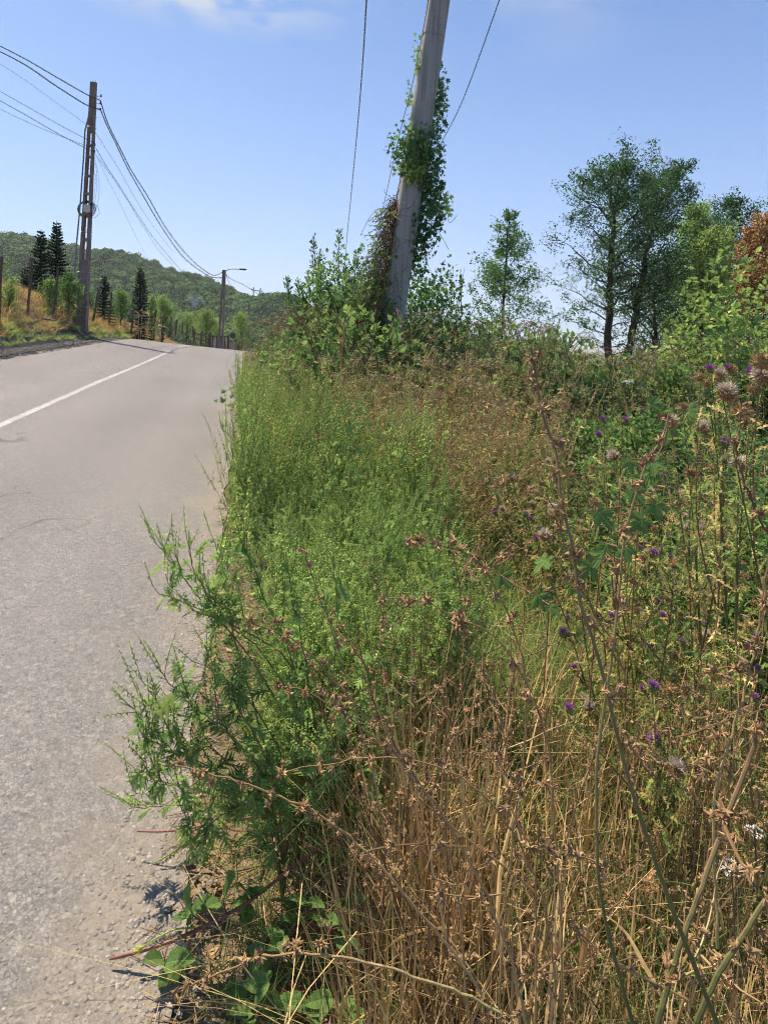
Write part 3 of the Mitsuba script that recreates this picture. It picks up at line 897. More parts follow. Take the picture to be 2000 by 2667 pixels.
# stems: green climbing ones and the brown dead tangle
st = Acc()
for k in range(26):
    s0 = r.uniform(-.5, .5)
    hh = np.linspace(1.3, r.uniform(3.6, 5.6), 26)
    ph = r.uniform(0, 6.28) + hh * r.uniform(.2, .7)
    rr = (rb + (rt - rb) * hh / Lp) * 1.12 + .02 * np.sin(hh * 7 + k)
    side = np.where(np.cos(ph) > -.2, 1, .98)
    st.add(tubes(pb2 + np.outer(hh, axis) + (rr * np.cos(ph * .6 - .5) * side)[:, None] * cx + (rr * np.abs(np.sin(ph)))[:, None] * cy, .006, 4), .93, .8)
apart(vk, 'stem', st, 'stalk_look')
dt = Acc()
N = 1250
t0 = r.random(N)
c0 = np.array([at(1034 - 78 * t ** 1.2 + r.normal() * (6 + 30 * t), 520 + 330 * t + r.normal() * 10, D2 + .02 + r.normal() * (.05 + .16 * t)) for t in t0])
dirs = unit(np.array([-.28, 0, -1.0]) + .55 * r.normal(size=(N, 3)))
ln = r.uniform(.12, .5, N)
s = np.linspace(0, 1, 5)
PP = c0[:, None] + dirs[:, None] * (ln[:, None] * s)[..., None] + (r.normal(size=(N, 1, 3)) * .09) * (s * (1 - s) * 2)[None, :, None]
dt.add(tubes(PP, .0036, 3), np.repeat(r.uniform(.82, 1.0, N), 15), np.repeat(r.uniform(.5, 1.3, N), 15))
n = 900
t0 = r.random(n)
lp_ = np.array([at(1030 - 78 * t ** 1.2 + r.normal() * (8 + 28 * t), 530 + 330 * t + r.normal() * 12, D2 + r.normal() * (.06 + .16 * t)) for t in t0])
dt.add(stamp(LEAF2, lp_, rand_dir(r, n, -1, .3), rand_dir(r, n), r.uniform(.03, .07, n), r.uniform(.012, .03, n)), rep(np.where(r.random(n) < .25, .5, r.uniform(.8, .98, n)), LEAF2), rep(r.uniform(.5, 1.1, n), LEAF2))
apart(vk, 'dead_tangle', dt, 'stalk_look')
tag(vk + '__dead_tangle', 'dense tangle of dead brown vine stems', kind='stuff')
for k, pl in enumerate(([(1010, 545), (990, 542), (970, 556), (958, 575), (945, 600), (938, 615)], [(1030, 548), (1050, 544), (1068, 540), (1080, 525), (1095, 480), (1100, 462)], [(1155, 540), (1165, 555), (1170, 580), (1190, 560)],
                        [(1140, 600), (1155, 625), (1168, 650)], [(1040, 560), (1055, 548), (1075, 535)])):
    PP = np.array([at(u, v, D2 - .25 + .02 * k) for u, v in pl])
    part(vk, 'tendril', tubes(PchipInterpolator(np.linspace(0, 1, len(PP)), PP)(np.linspace(0, 1, 20)), .0035, 4), 'old_wood_look')
# ------------------------------------------------------------------ trees and shrubs
def curve(pts, n):
    P = np.asarray(pts, float)
    return PchipInterpolator(np.linspace(0, 1, len(P)), P)(np.linspace(0, 1, n))


def make_tree(key, trunk_pts, r0, r1, f0, nlimb, spread, nleaf, leaf, pu, seed, leaf_look='leaf_look', elev=.55, sub=6, sig=.16, tmpl=LEAF2, pvar=.05, wid=.6, back=1.0):
    r = rng_of(seed)
    tr = curve(trunk_pts, 24)
    tr[1:-1] += r.normal(size=(22, 3)) * r0 * .22 * [1, 1, 0]
    H = np.linalg.norm(tr[-1] - tr[0])
    a = Acc().add(tubes(tr, np.linspace(1, 0, 24) ** .8 * (r0 - r1) + r1, 8))
    apart(key, 'trunk', a, 'bark_look')
    at_h = PchipInterpolator(np.linspace(0, 1, 24), tr)
    L, tips, wts = Acc(), [], []
    for k in range(nlimb):
        f = f0 + (.985 - f0) * ((k + r.random()) / nlimb) ** .9
        az = k * 2.4 + r.uniform(-.5, .5)
        ln = spread(f) * r.uniform(.7, 1.15) * (back if math.sin(az) > 0 else 1)
        e = elev * r.uniform(.6, 1.4) + .5 * f * f
        s = np.linspace(0, 1, 8)
        d = np.array([math.cos(az) * math.cos(e), math.sin(az) * math.cos(e), math.sin(e)])
        P = at_h(f) + np.outer(s, d) * ln + np.outer(s * s, [0, 0, .16 * ln * r.uniform(-1, 1)]) + np.cumsum(r.normal(size=(8, 3)) * ln * .022, 0)
        rb_ = max(.006, r0 * .32 * (ln / max(.3, H * .3)) * (1 - .5 * f))
        L.add(tubes(P, np.linspace(rb_, .004, 8), 5))
        for j in range(sub):
            q = r.uniform(.25, 1.0) if j else 1.0
            p0 = P[0] + (P[-1] - P[0]) * q if j == 0 else PchipInterpolator(s, P)(q)
            d2 = unit(d * .6 + rand_dir(r, 1, -.3, .9)[0])
            l2 = ln * r.uniform(.18, .42) * (1.1 - .4 * q)
            P2 = p0 + np.outer(np.linspace(0, 1, 5), d2) * l2 + np.cumsum(r.normal(size=(5, 3)) * l2 * .05, 0)
            L.add(tubes(P2, np.linspace(rb_ * .45, .003, 5), 4))
            for m in range(4):
                w = r.uniform(.3, 1.05)
                tips.append(p0 + d2 * l2 * w + r.normal(size=3) * l2 * .25)
                wts.append(l2 * min(1, .25 + 1.6 * f))
    apart(key, 'limbs', L, 'bark_look', kind='stuff')
    tips, wts = np.array(tips), np.array(wts)
    cl = r.random(len(tips)) < .62
    tips, wts = tips[cl], wts[cl]
    pick = r.choice(len(tips), nleaf, p=wts / wts.sum())
    p = tips[pick] + np.clip(r.normal(size=(nleaf, 3)), -1.7, 1.7) * (sig * np.clip(wts[pick] / wts.mean(), .6, 1.5))[:, None]
    tone = pu + r.normal(size=len(tips))[pick] * pvar + r.normal(size=nleaf) * .03
    sz = leaf * r.uniform(.7, 1.25, nleaf)
    c = Acc().add(stamp(tmpl, p, unit(r.normal(size=(nleaf, 3)) + [0, 0, -.35]), unit(r.normal(size=(nleaf, 3)) * .8 + [0, 0, .7]), sz, sz * wid), rep(tone, tmpl), rep(r.uniform(.8, 1.25, nleaf), tmpl))
    apart(key, 'crown', c, leaf_look, kind='stuff')


def tree_at(name, label, cat, pix, d, group=None, ground=True, **kw):
    key = thing(name, label, cat, group)
    pts = [at(u, v, d) for u, v in pix]
    if ground:
        b = pts[0].copy(); g = float(G(b[0], b[1])) - .1
        if g < b[2] - .2:
            pts = [np.array([b[0], b[1], g])] + pts
    make_tree(key, pts, **kw)
    return key


tree_at('alder_tree', 'tall dark alder with a straight trunk, left one of the pair on the right', 'tree', [(1585, 945), (1588, 800), (1590, 690), (1597, 570), (1608, 500), (1622, 455)], 25,
        r0=.17, r1=.015, f0=.18, nlimb=66, spread=lambda f: 2.4 * np.interp(f, [.2, .3, .45, .6, .75, .9, 1], [.6, .85, 1.0, 1.0, .75, .42, .15]), nleaf=15500, leaf=.095, pu=.15, seed=101, sig=.13, elev=.35)
tree_at('alder_tree', 'tall dark alder with a bent leaning trunk, right one of the pair on the right', 'tree', [(1632, 960), (1642, 880), (1658, 800), (1680, 690), (1704, 600), (1738, 520), (1778, 448)], 26.5,
        r0=.18, r1=.015, f0=.34, nlimb=60, spread=lambda f: 2.2 * np.interp(f, [.3, .45, .6, .75, .9, 1], [.6, .9, 1.0, .85, .5, .15]), nleaf=15000, leaf=.095, pu=.14, seed=102, sig=.13, elev=.5)
tree_at('young_tree', 'slender airy young tree alone between the pole and the alders', 'tree', [(1308, 850), (1312, 760), (1320, 660), (1325, 552)], 19,
        r0=.05, r1=.008, f0=.05, nlimb=44, spread=lambda f: 1.3 * np.interp(f, [0, .2, .4, .7, 1], [1.3, 1.15, .95, .62, .12]), nleaf=8000, leaf=.075, pu=.24, seed=103, sig=.075, elev=.5)
for nm, lab, pix, d, kw in (
        ('broadleaf_tree', 'olive brown leaved tree standing right of the two alders', [(1822, 960), (1822, 800), (1820, 690), (1815, 548)], 31, dict(r0=.12, r1=.02, f0=.22, nlimb=60, spread=lambda f: 2.0 * np.interp(f, [.2, .5, .75, 1], [.95, 1.0, .85, .3]), nleaf=21000, leaf=.12, pu=.40, seed=104, sig=.19, pvar=.04)),
        ('broadleaf_tree', 'dark green tree top rising behind the olive brown tree', [(1900, 960), (1900, 760), (1905, 640), (1900, 528)], 38, dict(r0=.16, r1=.02, f0=.3, nlimb=46, spread=lambda f: 2.6 * np.interp(f, [.2, .5, .75, 1], [.8, 1.0, .8, .25]), nleaf=11000, leaf=.14, pu=.16, seed=105, sig=.2)),
        ('broadleaf_tree', 'rust brown dying tree at the right edge of the picture', [(1985, 960), (1985, 800), (1990, 700), (1995, 575)], 28, dict(r0=.13, r1=.02, f0=.3, nlimb=46, spread=lambda f: 1.75 * np.interp(f, [.2, .5, .75, 1], [.8, 1.0, .85, .3]), nleaf=15000, leaf=.12, pu=.5, seed=106, sig=.17, leaf_look='rust_leaf_look')),
        ('broadleaf_tree', 'dark thin trunked tree in the shade right behind the alders', [(1707, 965), (1706, 870), (1703, 780), (1712, 690)], 30, dict(r0=.12, r1=.02, f0=.1, nlimb=46, spread=lambda f: 2.2 * np.interp(f, [0, .5, 1], [.9, 1.0, .4]), nleaf=6500, leaf=.11, pu=.15, seed=107, sig=.3)),
        ('broadleaf_tree', 'low dark tree filling the gap below the olive brown tree', [(1775, 965), (1773, 900), (1778, 830), (1780, 745)], 33, dict(r0=.1, r1=.02, f0=.1, nlimb=40, spread=lambda f: 2.2 * np.interp(f, [0, .5, 1], [.9, 1.0, .4]), nleaf=6000, leaf=.12, pu=.2, seed=108, sig=.3)),
        ('broadleaf_tree', 'shaded tree filling the gap between the olive and rust brown trees', [(1890, 965), (1888, 900), (1890, 820), (1890, 690)], 34, dict(r0=.1, r1=.02, f0=.1, nlimb=44, spread=lambda f: 2.0 * np.interp(f, [0, .5, 1], [.9, 1.0, .4]), nleaf=9000, leaf=.12, pu=.24, seed=110, sig=.2)),
        ('broadleaf_tree', 'dark tree standing at the far right behind the rust brown tree', [(2040, 960), (2040, 760), (2035, 560)], 42, dict(r0=.2, r1=.02, f0=.2, nlimb=46, spread=lambda f: 3.4 * np.interp(f, [0, .5, 1], [.9, 1.0, .4]), nleaf=9000, leaf=.16, pu=.16, seed=109, sig=.4))):
    tree_at(nm, lab, 'tree', pix, d, **kw)
# willows and small trees beyond the crest and along the bank
for lab, pix, d, R, n, pu, sd, lf in (
        ('bright green willow left of the street lamp', [(537, 880), (536, 850), (535, 812)], 70, 1.45, 5200, .38, 111, .15), ('bright green willow right of the street lamp behind the round sign', [(628, 905), (627, 860), (626, 828)], 72, 1.6, 5600, .37, 112, .15),
        ('pale willow bush between the reeds and the fence posts', [(424, 856), (424, 825), (423, 784)], 46, 1.05, 4200, .40, 113, .11), ('small green tree just left of the street lamp foot', [(562, 885), (562, 860), (562, 838)], 80, 1.2, 2600, .42, 114, .16),
        ('pale green bush left of the willows at the end of the bank', [(488, 868), (488, 850), (488, 832)], 90, 2.0, 3000, .36, 115, .18), ('dim green tree beside the pale pylon foot', [(512, 868), (512, 840), (512, 822)], 120, 2.0, 2600, .3, 116, .22)):
    tree_at('willow_tree' if 'willow' in lab else 'small_tree', lab, 'tree', pix, d, r0=.09, r1=.015, f0=.06, nlimb=40, spread=lambda f, R=R: R * np.interp(f, [0, .35, .7, 1], [.75, 1.0, .8, .3]), nleaf=n, leaf=lf, pu=pu, seed=sd, sig=.16 * R, wid=.4, elev=.7)
for lab, pix, d, R, n, pu, sd, lf in (
        ('yellow green young shrub at the left edge of the bank', [(22, 800), (26, 775), (30, 732)], 25.5, .5, 900, .38, 121, .08), ('leafy shrub behind the tall fence post left of the pole', [(178, 800), (178, 770), (178, 722)], 31, .75, 2600, .26, 122, .09),
        ('shrub between the spruces and the left picture edge', [(-25, 770), (-22, 740), (-18, 682)], 30, .8, 1900, .30, 123, .1), ('low shrub right of the dark spruces on the bank', [(128, 800), (128, 770), (128, 750)], 30, .7, 1500, .30, 124, .09),
        ('dark leafy shrub between the pole and the shorter spruce', [(226, 812), (226, 790), (228, 770)], 38, .8, 1400, .3, 125, .1), ('olive shrub between the shorter and the larger right spruce', [(315, 830), (315, 800), (316, 772)], 42, 1.0, 2600, .30, 126, .1),
        ('green shrub right beside the larger right spruce', [(396, 850), (394, 815), (394, 775)], 43, .6, 1700, .36, 127, .1)):
    tree_at('shrub', lab, 'shrub', pix, d, r0=.03, r1=.006, f0=.04, nlimb=26, spread=lambda f, R=R: R * np.interp(f, [0, .35, .7, 1], [.8, 1.0, .85, .35]), nleaf=n, leaf=lf, pu=pu, seed=sd, sig=.13 * R, elev=.8)


def spruce(label, foot, tip, d, R, seed):
    key = thing('spruce_tree', label, 'spruce')
    r = rng_of(seed)
    b, t = at(*foot, d), at(*tip, d)
    b[2] = min(b[2], float(G(b[0], b[1])))
    H = np.linalg.norm(t - b)
    part(key, 'trunk', tubes(np.linspace(b, t, 8), np.linspace(.11, .012, 8), 7), 'bark_look')
    A_, B_ = Acc(), Acc()
    nw = int(H / .15)
    for k in range(nw):
        f = .04 + .95 * k / nw
        n = 9 if f < .9 else 5
        for j in range(n):
            az = r.uniform(0, 6.28)
            ln = R * (1 - f) ** .85 * r.uniform(.7, 1.12) + .06
            s = np.linspace(0, 1, 6)
            e = .25 * f + .12
            d0 = np.array([math.cos(az), math.sin(az), 0])
            P = b + (t - b) * f + np.outer(s * ln, d0) + np.outer(ln * (e * s - .55 * (1 - f) * s ** 1.6 + .28 * s ** 3), [0, 0, 1])
            B_.add(tubes(P, np.linspace(.014, .004, 6), 3))
            m = int(20 + 50 * ln)
            q = r.random(m) ** .8
            C = PchipInterpolator(s, P)(q)
            sd_ = np.cross(d0, [0, 0, 1.0]) * np.where(r.random(m) < .5, -1, 1)[:, None]
            dr_ = unit(d0 * .8 + sd_ * r.uniform(.2, 1.1, m)[:, None] + np.outer(r.uniform(-.5, .15, m), [0, 0, 1]))
            l_ = (.10 + .22 * ln * (1 - q)) * r.uniform(.6, 1.2, m)
            A_.add(stamp(LEAF2, C, dr_, unit(np.array([0, 0, 1.0]) + .5 * r.normal(size=(m, 3))), l_, np.full(m, .075)), rep(r.uniform(.02, .10, m), LEAF2), rep(r.uniform(1.3, 2.6, m), LEAF2))
    apart(key, 'branches', B_, 'bark_look', kind='stuff')
    apart(key, 'needles', A_, 'stalk_look', kind='stuff')


spruce('dark spruce, left one of the two tall ones on the bank', (104, 790), (107, 597), 33, .82, 131)
spruce('slimmer tall spruce with an open top just left of the utility pole', (145, 790), (148, 574), 34, .78, 132)
spruce('smallest dark spruce right of the utility pole', (270, 830), (272, 715), 38, .62, 133)
spruce('dark spruce right of the smallest one, behind the dry reeds', (365, 860), (366, 692), 40, .85, 134)
spruce('small dark spruce low at the far left behind the fence posts', (68, 800), (72, 690), 38, .85, 135)

# ------------------------------------------------------------------ small plants: variants held as shape groups, every plant an instance
def ribbons(base, d, L, w, bend, M=5, side=None, rng=None):
    n = len(base)
    s = np.linspace(0, 1, M)
    P = base[:, None] + d[:, None] * (L[:, None] * s)[..., None] + bend[:, None] * (L[:, None] * s ** 2.2)[..., None]
    sd = unit(np.cross(d, rand_dir(rng, n))) if side is None else side
    ww = (w[:, None] * np.array([1, 1, .85, .55, .06])[None] if M == 5 else w[:, None] * np.linspace(1, .1, M)[None]) / 2
    v = np.stack([P - sd[:, None] * ww[..., None], P + sd[:, None] * ww[..., None]], 2).reshape(-1, 3)
    k, i = np.meshgrid(np.arange(n), np.arange(M - 1), indexing='ij')
    o = (k * M * 2 + i * 2).ravel()
    return (v, np.vstack([np.stack([o, o + 1, o + 3], 1), np.stack([o, o + 3, o + 2], 1)])), P


def group_of(name, parts):
    d = {'type': 'shapegroup'}
    for nm, acc, look in parts:
        if acc.n:
            d[nm] = acc.ply(look)
    scene[name] = d
    return name, [p[0] for p in parts if p[1].n]


def plant(name, label, cat, group, variant, x, y, s=1.0, rz=0.0, tilt=(0, 0), z=None, kind=None, key=None, sz=None, stuff=()):
    if key is None:
        key = thing(name, label, cat, group, kind)
    z = float(G(x, y)) - .01 if z is None else z
    vn, parts = variant
    tw = T().translate([float(x), float(y), z])
    if tilt[0]:
        a_ = tilt[1]
        tw = tw.rotate([math.cos(a_), math.sin(a_), 0], tilt[0])
    scene[key] = {'type': 'instance', 'g': {'type': 'ref', 'id': vn}, 'to_world': tw.rotate([0, 0, 1], rz).scale([s, s, s * (sz or 1)])}
    if kind != 'stuff':
        for p in parts:
            if p in stuff:
                labels[key + '__' + p] = {'kind': 'stuff'}
    return key


def grass(name, seed, n, R, H, w, pu, lean=.35, curl=.35, heads=0, pv=.06):
    r = rng_of(seed)
    rad = R * np.sqrt(r.random(n)); az = r.uniform(0, 6.28, n)
    b = np.stack([rad * np.cos(az), rad * np.sin(az), 0 * rad], 1)
    d = unit(np.stack([np.cos(az), np.sin(az), 0 * az], 1) * (lean * r.random(n))[:, None] + r.normal(size=(n, 3)) * lean * .4 + [0, 0, 1])
    L = H * r.uniform(.45, 1.1, n)
    bd = r.normal(size=(n, 3)) * curl * [1, 1, .3] - np.outer(np.abs(r.normal(size=n)) * curl * .4, [0, 0, 1])
    rb_, P = ribbons(b, d, L, w * r.uniform(.6, 1.3, n), bd, rng=r)
    A_ = Acc().add(rb_, np.repeat(pu + r.normal(size=n) * pv, 10), np.repeat(r.uniform(.7, 1.3, n) * (.62 if 'bank_tuft' in name else 1.2 if 'stem' in name else 1), 10))
    if heads:
        hb = P[:heads, -1]; hd = unit(P[:heads, -1] - P[:heads, -2])
        for k in range(heads):
            m = 26
            s = r.random(m)
            p = hb[k] + np.outer(s - .5, hd[k]) * .10
            A_.add(stamp(LEAF2, p, unit(hd[k] + .55 * r.normal(size=(m, 3))), rand_dir(r, m), np.full(m, .011), np.full(m, .004)), rep(r.uniform(.70, .82, m), LEAF2), rep(r.uniform(.8, 1.2, m), LEAF2))
    return group_of(name, [('blades', A_, 'leaf_look' if pu < .6 or 'bank' in name else 'stalk_look')])


def ragweed_branches(branches, r, tops, far=False, dens=1.0, spike=1.0):
    """Branch polylines -> (stem, foliage, flower spikes)."""
    S, Fo, Sp = Acc(), Acc(), Acc()
    for (P, r0, top) in branches:
        M = len(P)
        S.add(tubes(P, np.linspace(r0, .0012, M), 4), r.uniform(.34, .5) if r.random() < .6 else .9, r.uniform(.7, 1.1))
        f = PchipInterpolator(np.linspace(0, 1, M), P)
        L = np.linalg.norm(np.diff(P, axis=0), axis=1).sum()
        nl = max(3, int(L / (.024 if not far else .06) * dens))
        q = r.uniform(.18, .97, nl)
        p = f(q); tg = unit(f(np.clip(q + .02, 0, 1)) - f(np.clip(q - .02, 0, 1)))
        out = unit(rand_dir(r, nl) - tg * .2)
        ax = unit(out + tg * .5 + [0, 0, -.35])
        sz = (.075 - .042 * q) * r.uniform(.65, 1.25, nl)
        tm = RAG_LOW if far else RAG
        Fo.add(stamp(tm, p, ax, unit(np.array([0, 0, 1.0]) + .45 * r.normal(size=(nl, 3))), sz, sz * 1.0), rep(r.normal(.36, .045, nl), tm), rep(r.uniform(.8, 1.35, nl), tm))
        ntw = top
        for k in range(ntw):
            qq = 1.0 if k == 0 else r.uniform(.45, .97)
            p0 = f(qq); t0 = unit(f(min(1, qq)) - f(max(0, qq - .04)))
            d = unit(t0 * (1.0 if k == 0 else .75) + rand_dir(r, 1, -.2, 1)[0] * (.15 if k == 0 else .6) + [0, 0, 1.1 if far else .45])
            l0 = r.uniform(.01, .05); ls = spike * r.uniform(.05, .13) * ((1.6 if far else 1.1) if k == 0 else .9)
            bend = rand_dir(r, 1, -.6, .6)[0] * r.uniform(0, .35) * ls
            s = np.linspace(0, 1, 6)[:, None]
            Q = p0 + d * (l0 + ls) * s + bend * s ** 2
            S.add(tubes(Q, np.linspace(.0013, .0007, 6), 3), .42, 1)
            g = PchipInterpolator(s[:, 0], Q)
            nb = int(ls / (.0048 if not far else .0105))
            u = np.linspace(l0 / (l0 + ls), 1.0, nb) if nb > 1 else np.array([1.0])
            c = g(u); tt = unit(np.gradient(c, axis=0)) if nb > 2 else np.tile(d, (nb, 1))
            a1, b1 = perp(tt)
            an = np.arange(nb) * 2.1 + r.uniform(0, 6)
            o = a1 * np.cos(an)[:, None] + b1 * np.sin(an)[:, None]
            bs = (.0108 if not far else .0165) * (1.05 - .5 * np.linspace(0, 1, nb)) * r.uniform(.8, 1.2, nb)
            Sp.add(stamp(TETRA, c, unit(o - .45 * np.array([0, 0, 1.0])), tt, bs, bs * .9), rep(r.normal(.465, .04, nb), TETRA), rep(r.uniform(.75, 1.5, nb), TETRA))
    return S, Fo, Sp


def ragweed(name, seed, H, nb, far=False):
    r = rng_of(seed)
    s = np.linspace(0, 1, 8)
    lean = r.normal(size=2) * .10 * H
    main = np.stack([lean[0] * s ** 1.5, lean[1] * s ** 1.5, H * s], 1)
    br = [(main, .0042 * H / .8, 5)]
    f = PchipInterpolator(s, main)
    for k in range(nb):
        h = .10 + .82 * (k + r.random()) / nb
        az = 2.4 * k + r.uniform(-.4, .4)
        L = H * (.50 * (1 - h) + .16) * r.uniform(.8, 1.15)
        e = r.uniform(.55, .95) + (.34 if far else .1)
        d = np.array([math.cos(az) * math.cos(e), math.sin(az) * math.cos(e), math.sin(e)])
        q = np.linspace(0, 1, 6)[:, None]
        P = f(h) + d * L * q + np.array([0, 0, .22 * L]) * q ** 2 + np.cumsum(r.normal(size=(6, 3)) * L * .015, 0)
        br.append((P, .0024, 5))
    S, Fo, Sp = ragweed_branches(br, r, 4, far)
    return group_of(name, [('stem', S, 'stalk_look'), ('foliage', Fo, 'leaf_look'), ('flower_spikes', Sp, 'leaf_look')])


STAR = []


def seed_head(seed, n=13, L=.0105):
    r = rng_of(seed)
    d = rand_dir(r, n, -.05, 1)
    A_ = Acc()
    A_.add(stamp(SPINE, d * .0015, d, rand_dir(r, n), L * r.uniform(.7, 1.25, n), np.full(n, .0060), np.full(n, .0034)), rep(r.choice([.74, .79, .83, .88], n), SPINE), rep(r.uniform(.75, 1.35, n), SPINE))
    v = lv * .0035
    A_.add((v, lf_), .90, .8)
    return A_


HEADS = [seed_head(200 + k, 12 + 2 * (k % 3)) for k in range(5)]


def chicory(name, seed, H, nb):
    r = rng_of(seed)
    S, B = Acc(), Acc()
    s = np.linspace(0, 1, 9)
    lines = []
    main = np.stack([r.normal() * .1 * H * s ** 1.6, r.normal() * .1 * H * s ** 1.6, H * s], 1) + np.cumsum(r.normal(size=(9, 3)) * .006, 0)
    lines.append((main, .0042))
    f = PchipInterpolator(s, main)
    for k in range(nb):
        h = r.uniform(.18, .92)
        az = r.uniform(0, 6.28); e = r.uniform(.25, 1.0)
        d = np.array([math.cos(az) * math.cos(e), math.sin(az) * math.cos(e), math.sin(e)])
        L = H * r.uniform(.18, .42) * (1.2 - .6 * h)
        q = np.linspace(0, 1, 7)[:, None]
        P = f(h) + d * L * q + np.array([0, 0, .12 * L]) * q ** 2 + np.cumsum(r.normal(size=(7, 3)) * .004, 0)
        lines.append((P, .0026))
    for P, r0 in lines:
        S.add(tubes(P, np.linspace(r0, r0 * .45, len(P)), 5), np.repeat(np.linspace(r.uniform(.5, .8), .86, len(P)), 5), r.uniform(.55, 1.0))
        L = np.linalg.norm(np.diff(P, axis=0), axis=1).sum()
        g = PchipInterpolator(np.linspace(0, 1, len(P)), P)
        for q in np.arange(.25, 1.0, .045 / L):
            q = min(1, q + r.uniform(-.01, .01))
            for m in range(r.integers(1, 3)):
                hd = HEADS[r.integers(5)]
                v = hd.mesh()[0] * r.uniform(.7, 1.15)
                R_ = trimesh.transformations.random_rotation_matrix(r.random(3))[:3, :3]
                c = np.vstack(hd.c)
                B.add((v @ R_.T + g(q) + r.normal(size=3) * .004, hd.mesh()[1]), c[:, 0], c[:, 1])
    return group_of(name, [('stem', S, 'stalk_look'), ('seed_heads', B, 'stalk_look')])


def dry_weed(name, seed, H, ns, fluff=0, green=.0, pods=.82):
    """Thin much branched dead weed with curled leaves and tiny pods."""
    r = rng_of(seed)
    S, Fo, Po, Fl = Acc(), Acc(), Acc(), Acc()
    for k in range(ns):
        az = r.uniform(0, 6.28); ln = r.uniform(.05, .38)
        b = np.array([r.normal() * .07, r.normal() * .07, 0])
        s = np.linspace(0, 1, 7)[:, None]
        h = H * r.uniform(.7, 1.1)
        P = b + np.array([math.cos(az) * ln * H * .6, math.sin(az) * ln * H * .6, h]) * s + np.array([math.cos(az), math.sin(az), -.1]) * .10 * H * s ** 3 + np.cumsum(r.normal(size=(7, 3)) * .008, 0)
        S.add(tubes(P, np.linspace(.0040, .0015, 7), 4), r.choice([.70, .74, .80, .5]), r.uniform(.8, 1.2))
        f = PchipInterpolator(s[:, 0], P)
        for j in range(11):
            q = r.uniform(.35, .98); a2 = r.uniform(0, 6.28); e = r.uniform(.5, 1.15)
            d = np.array([math.cos(a2) * math.cos(e), math.sin(a2) * math.cos(e), math.sin(e)])
            L2 = H * r.uniform(.08, .24) * (1.25 - q)+.03
            Q = f(q) + d * L2 * np.linspace(0, 1, 4)[:, None]
            S.add(tubes(Q, np.linspace(.0017, .0008, 4), 3), r.choice([.72, .8, .86]), r.uniform(.7, 1.1))
            m = 7
            w = r.uniform(.3, 1.0, m)
            p = Q[0] + (Q[-1] - Q[0]) * w[:, None]
            tw = unit(d + .8 * rand_dir(r, m))
            l3 = r.uniform(.015, .05, m)
            S.add(tubes(np.stack([p, p + tw * l3[:, None]], 1), .0007, 3), .78, 1)
            e_ = p + tw * l3[:, None]
            sz = r.uniform(.005, .010, m)
            Po.add(stamp((lv * .5, lf_), e_, tw, [0, 0, 1.0], sz * 1.25, sz), rep(r.normal(pods - .06, .05, m), (lv,)), rep(r.uniform(.8, 1.3, m), (lv,)))
            if fluff and r.random() < fluff:
                nn = 26
                dd_ = rand_dir(r, nn, -.2, 1)
                Fl.add(stamp(LEAF2, np.tile(Q[-1], (nn, 1)), dd_, rand_dir(r, nn), r.uniform(.010, .019, nn), np.full(nn, .0034)))
        nl = 46
        q = r.uniform(.08, .9, nl)
        p = f(q); sz = r.uniform(.02, .058, nl)
        gr = r.random(nl) < green
        Fo.add(stamp(LEAF4, p, unit(rand_dir(r, nl) + [0, 0, -.3]), rand_dir(r, nl), sz, sz * .34), rep(np.where(gr, r.normal(.40, .07, nl), r.normal(.69, .06, nl)), LEAF4), rep(r.uniform(.5, 1.15, nl) * np.where(gr, 1.0, .85), LEAF4))
    return group_of(name, [('stem', S, 'stalk_look'), ('foliage', Fo, 'leaf_look'), ('seed_pods', Po, 'stalk_look'), ('seed_fluff', Fl, 'fluff_look')])


def bramble_bush(name, seed, R, H, n, leaf=.055, pu=.29, tmpl=LEAF4, arch=1.05):
    r = rng_of(seed)
    S, Fo = Acc(), Acc()
    d = rand_dir(r, n // 3, -.05, 1)
    lump = .70 + .55 * meshkit.fbm(d * 2.3 + seed, 3, seed)
    c = d * (r.random(n // 3) ** .30 * lump)[:, None] * [R, R, H]
    cc_ = np.repeat(c, 3, 0)
    ax0 = unit(d + .7 * rand_dir(r, n // 3)); side = unit(np.cross(ax0, rand_dir(r, n // 3)))
    k = np.tile([-1, 0, 1], n // 3)
    ax = unit(np.repeat(ax0, 3, 0) + np.repeat(side, 3, 0) * (k * 1.5)[:, None])
    sz = leaf * np.repeat(r.uniform(.7, 1.3, n // 3), 3) * np.where(k == 0, 1.15, .9)
    up = unit(np.repeat(d * .7 + .55 * r.normal(size=d.shape), 3, 0) + [0, 0, .8])
    tone = np.repeat(r.normal(pu, .05, n // 3), 3) + (r.random(len(k)) < .02) * .28
    Fo.add(stamp(tmpl, cc_, ax, up, sz, sz * .72), rep(tone, tmpl), rep(r.uniform(.75, 1.25, len(k)), tmpl))
    for q in range(16):
        az = r.uniform(0, 6.28); L = r.uniform(.7, 1.05)
        s = np.linspace(0, 1, 9)
        P = np.stack([math.cos(az) * R * L * s, math.sin(az) * R * L * s, H * arch * np.sin(s * PI * r.uniform(.55, .8))], 1)
        S.add(tubes(P, np.linspace(.005, .0018, 9), 4), .9, .9)
    return group_of(name, [('cane', S, 'stalk_look'), ('foliage', Fo, 'leaf_look')])


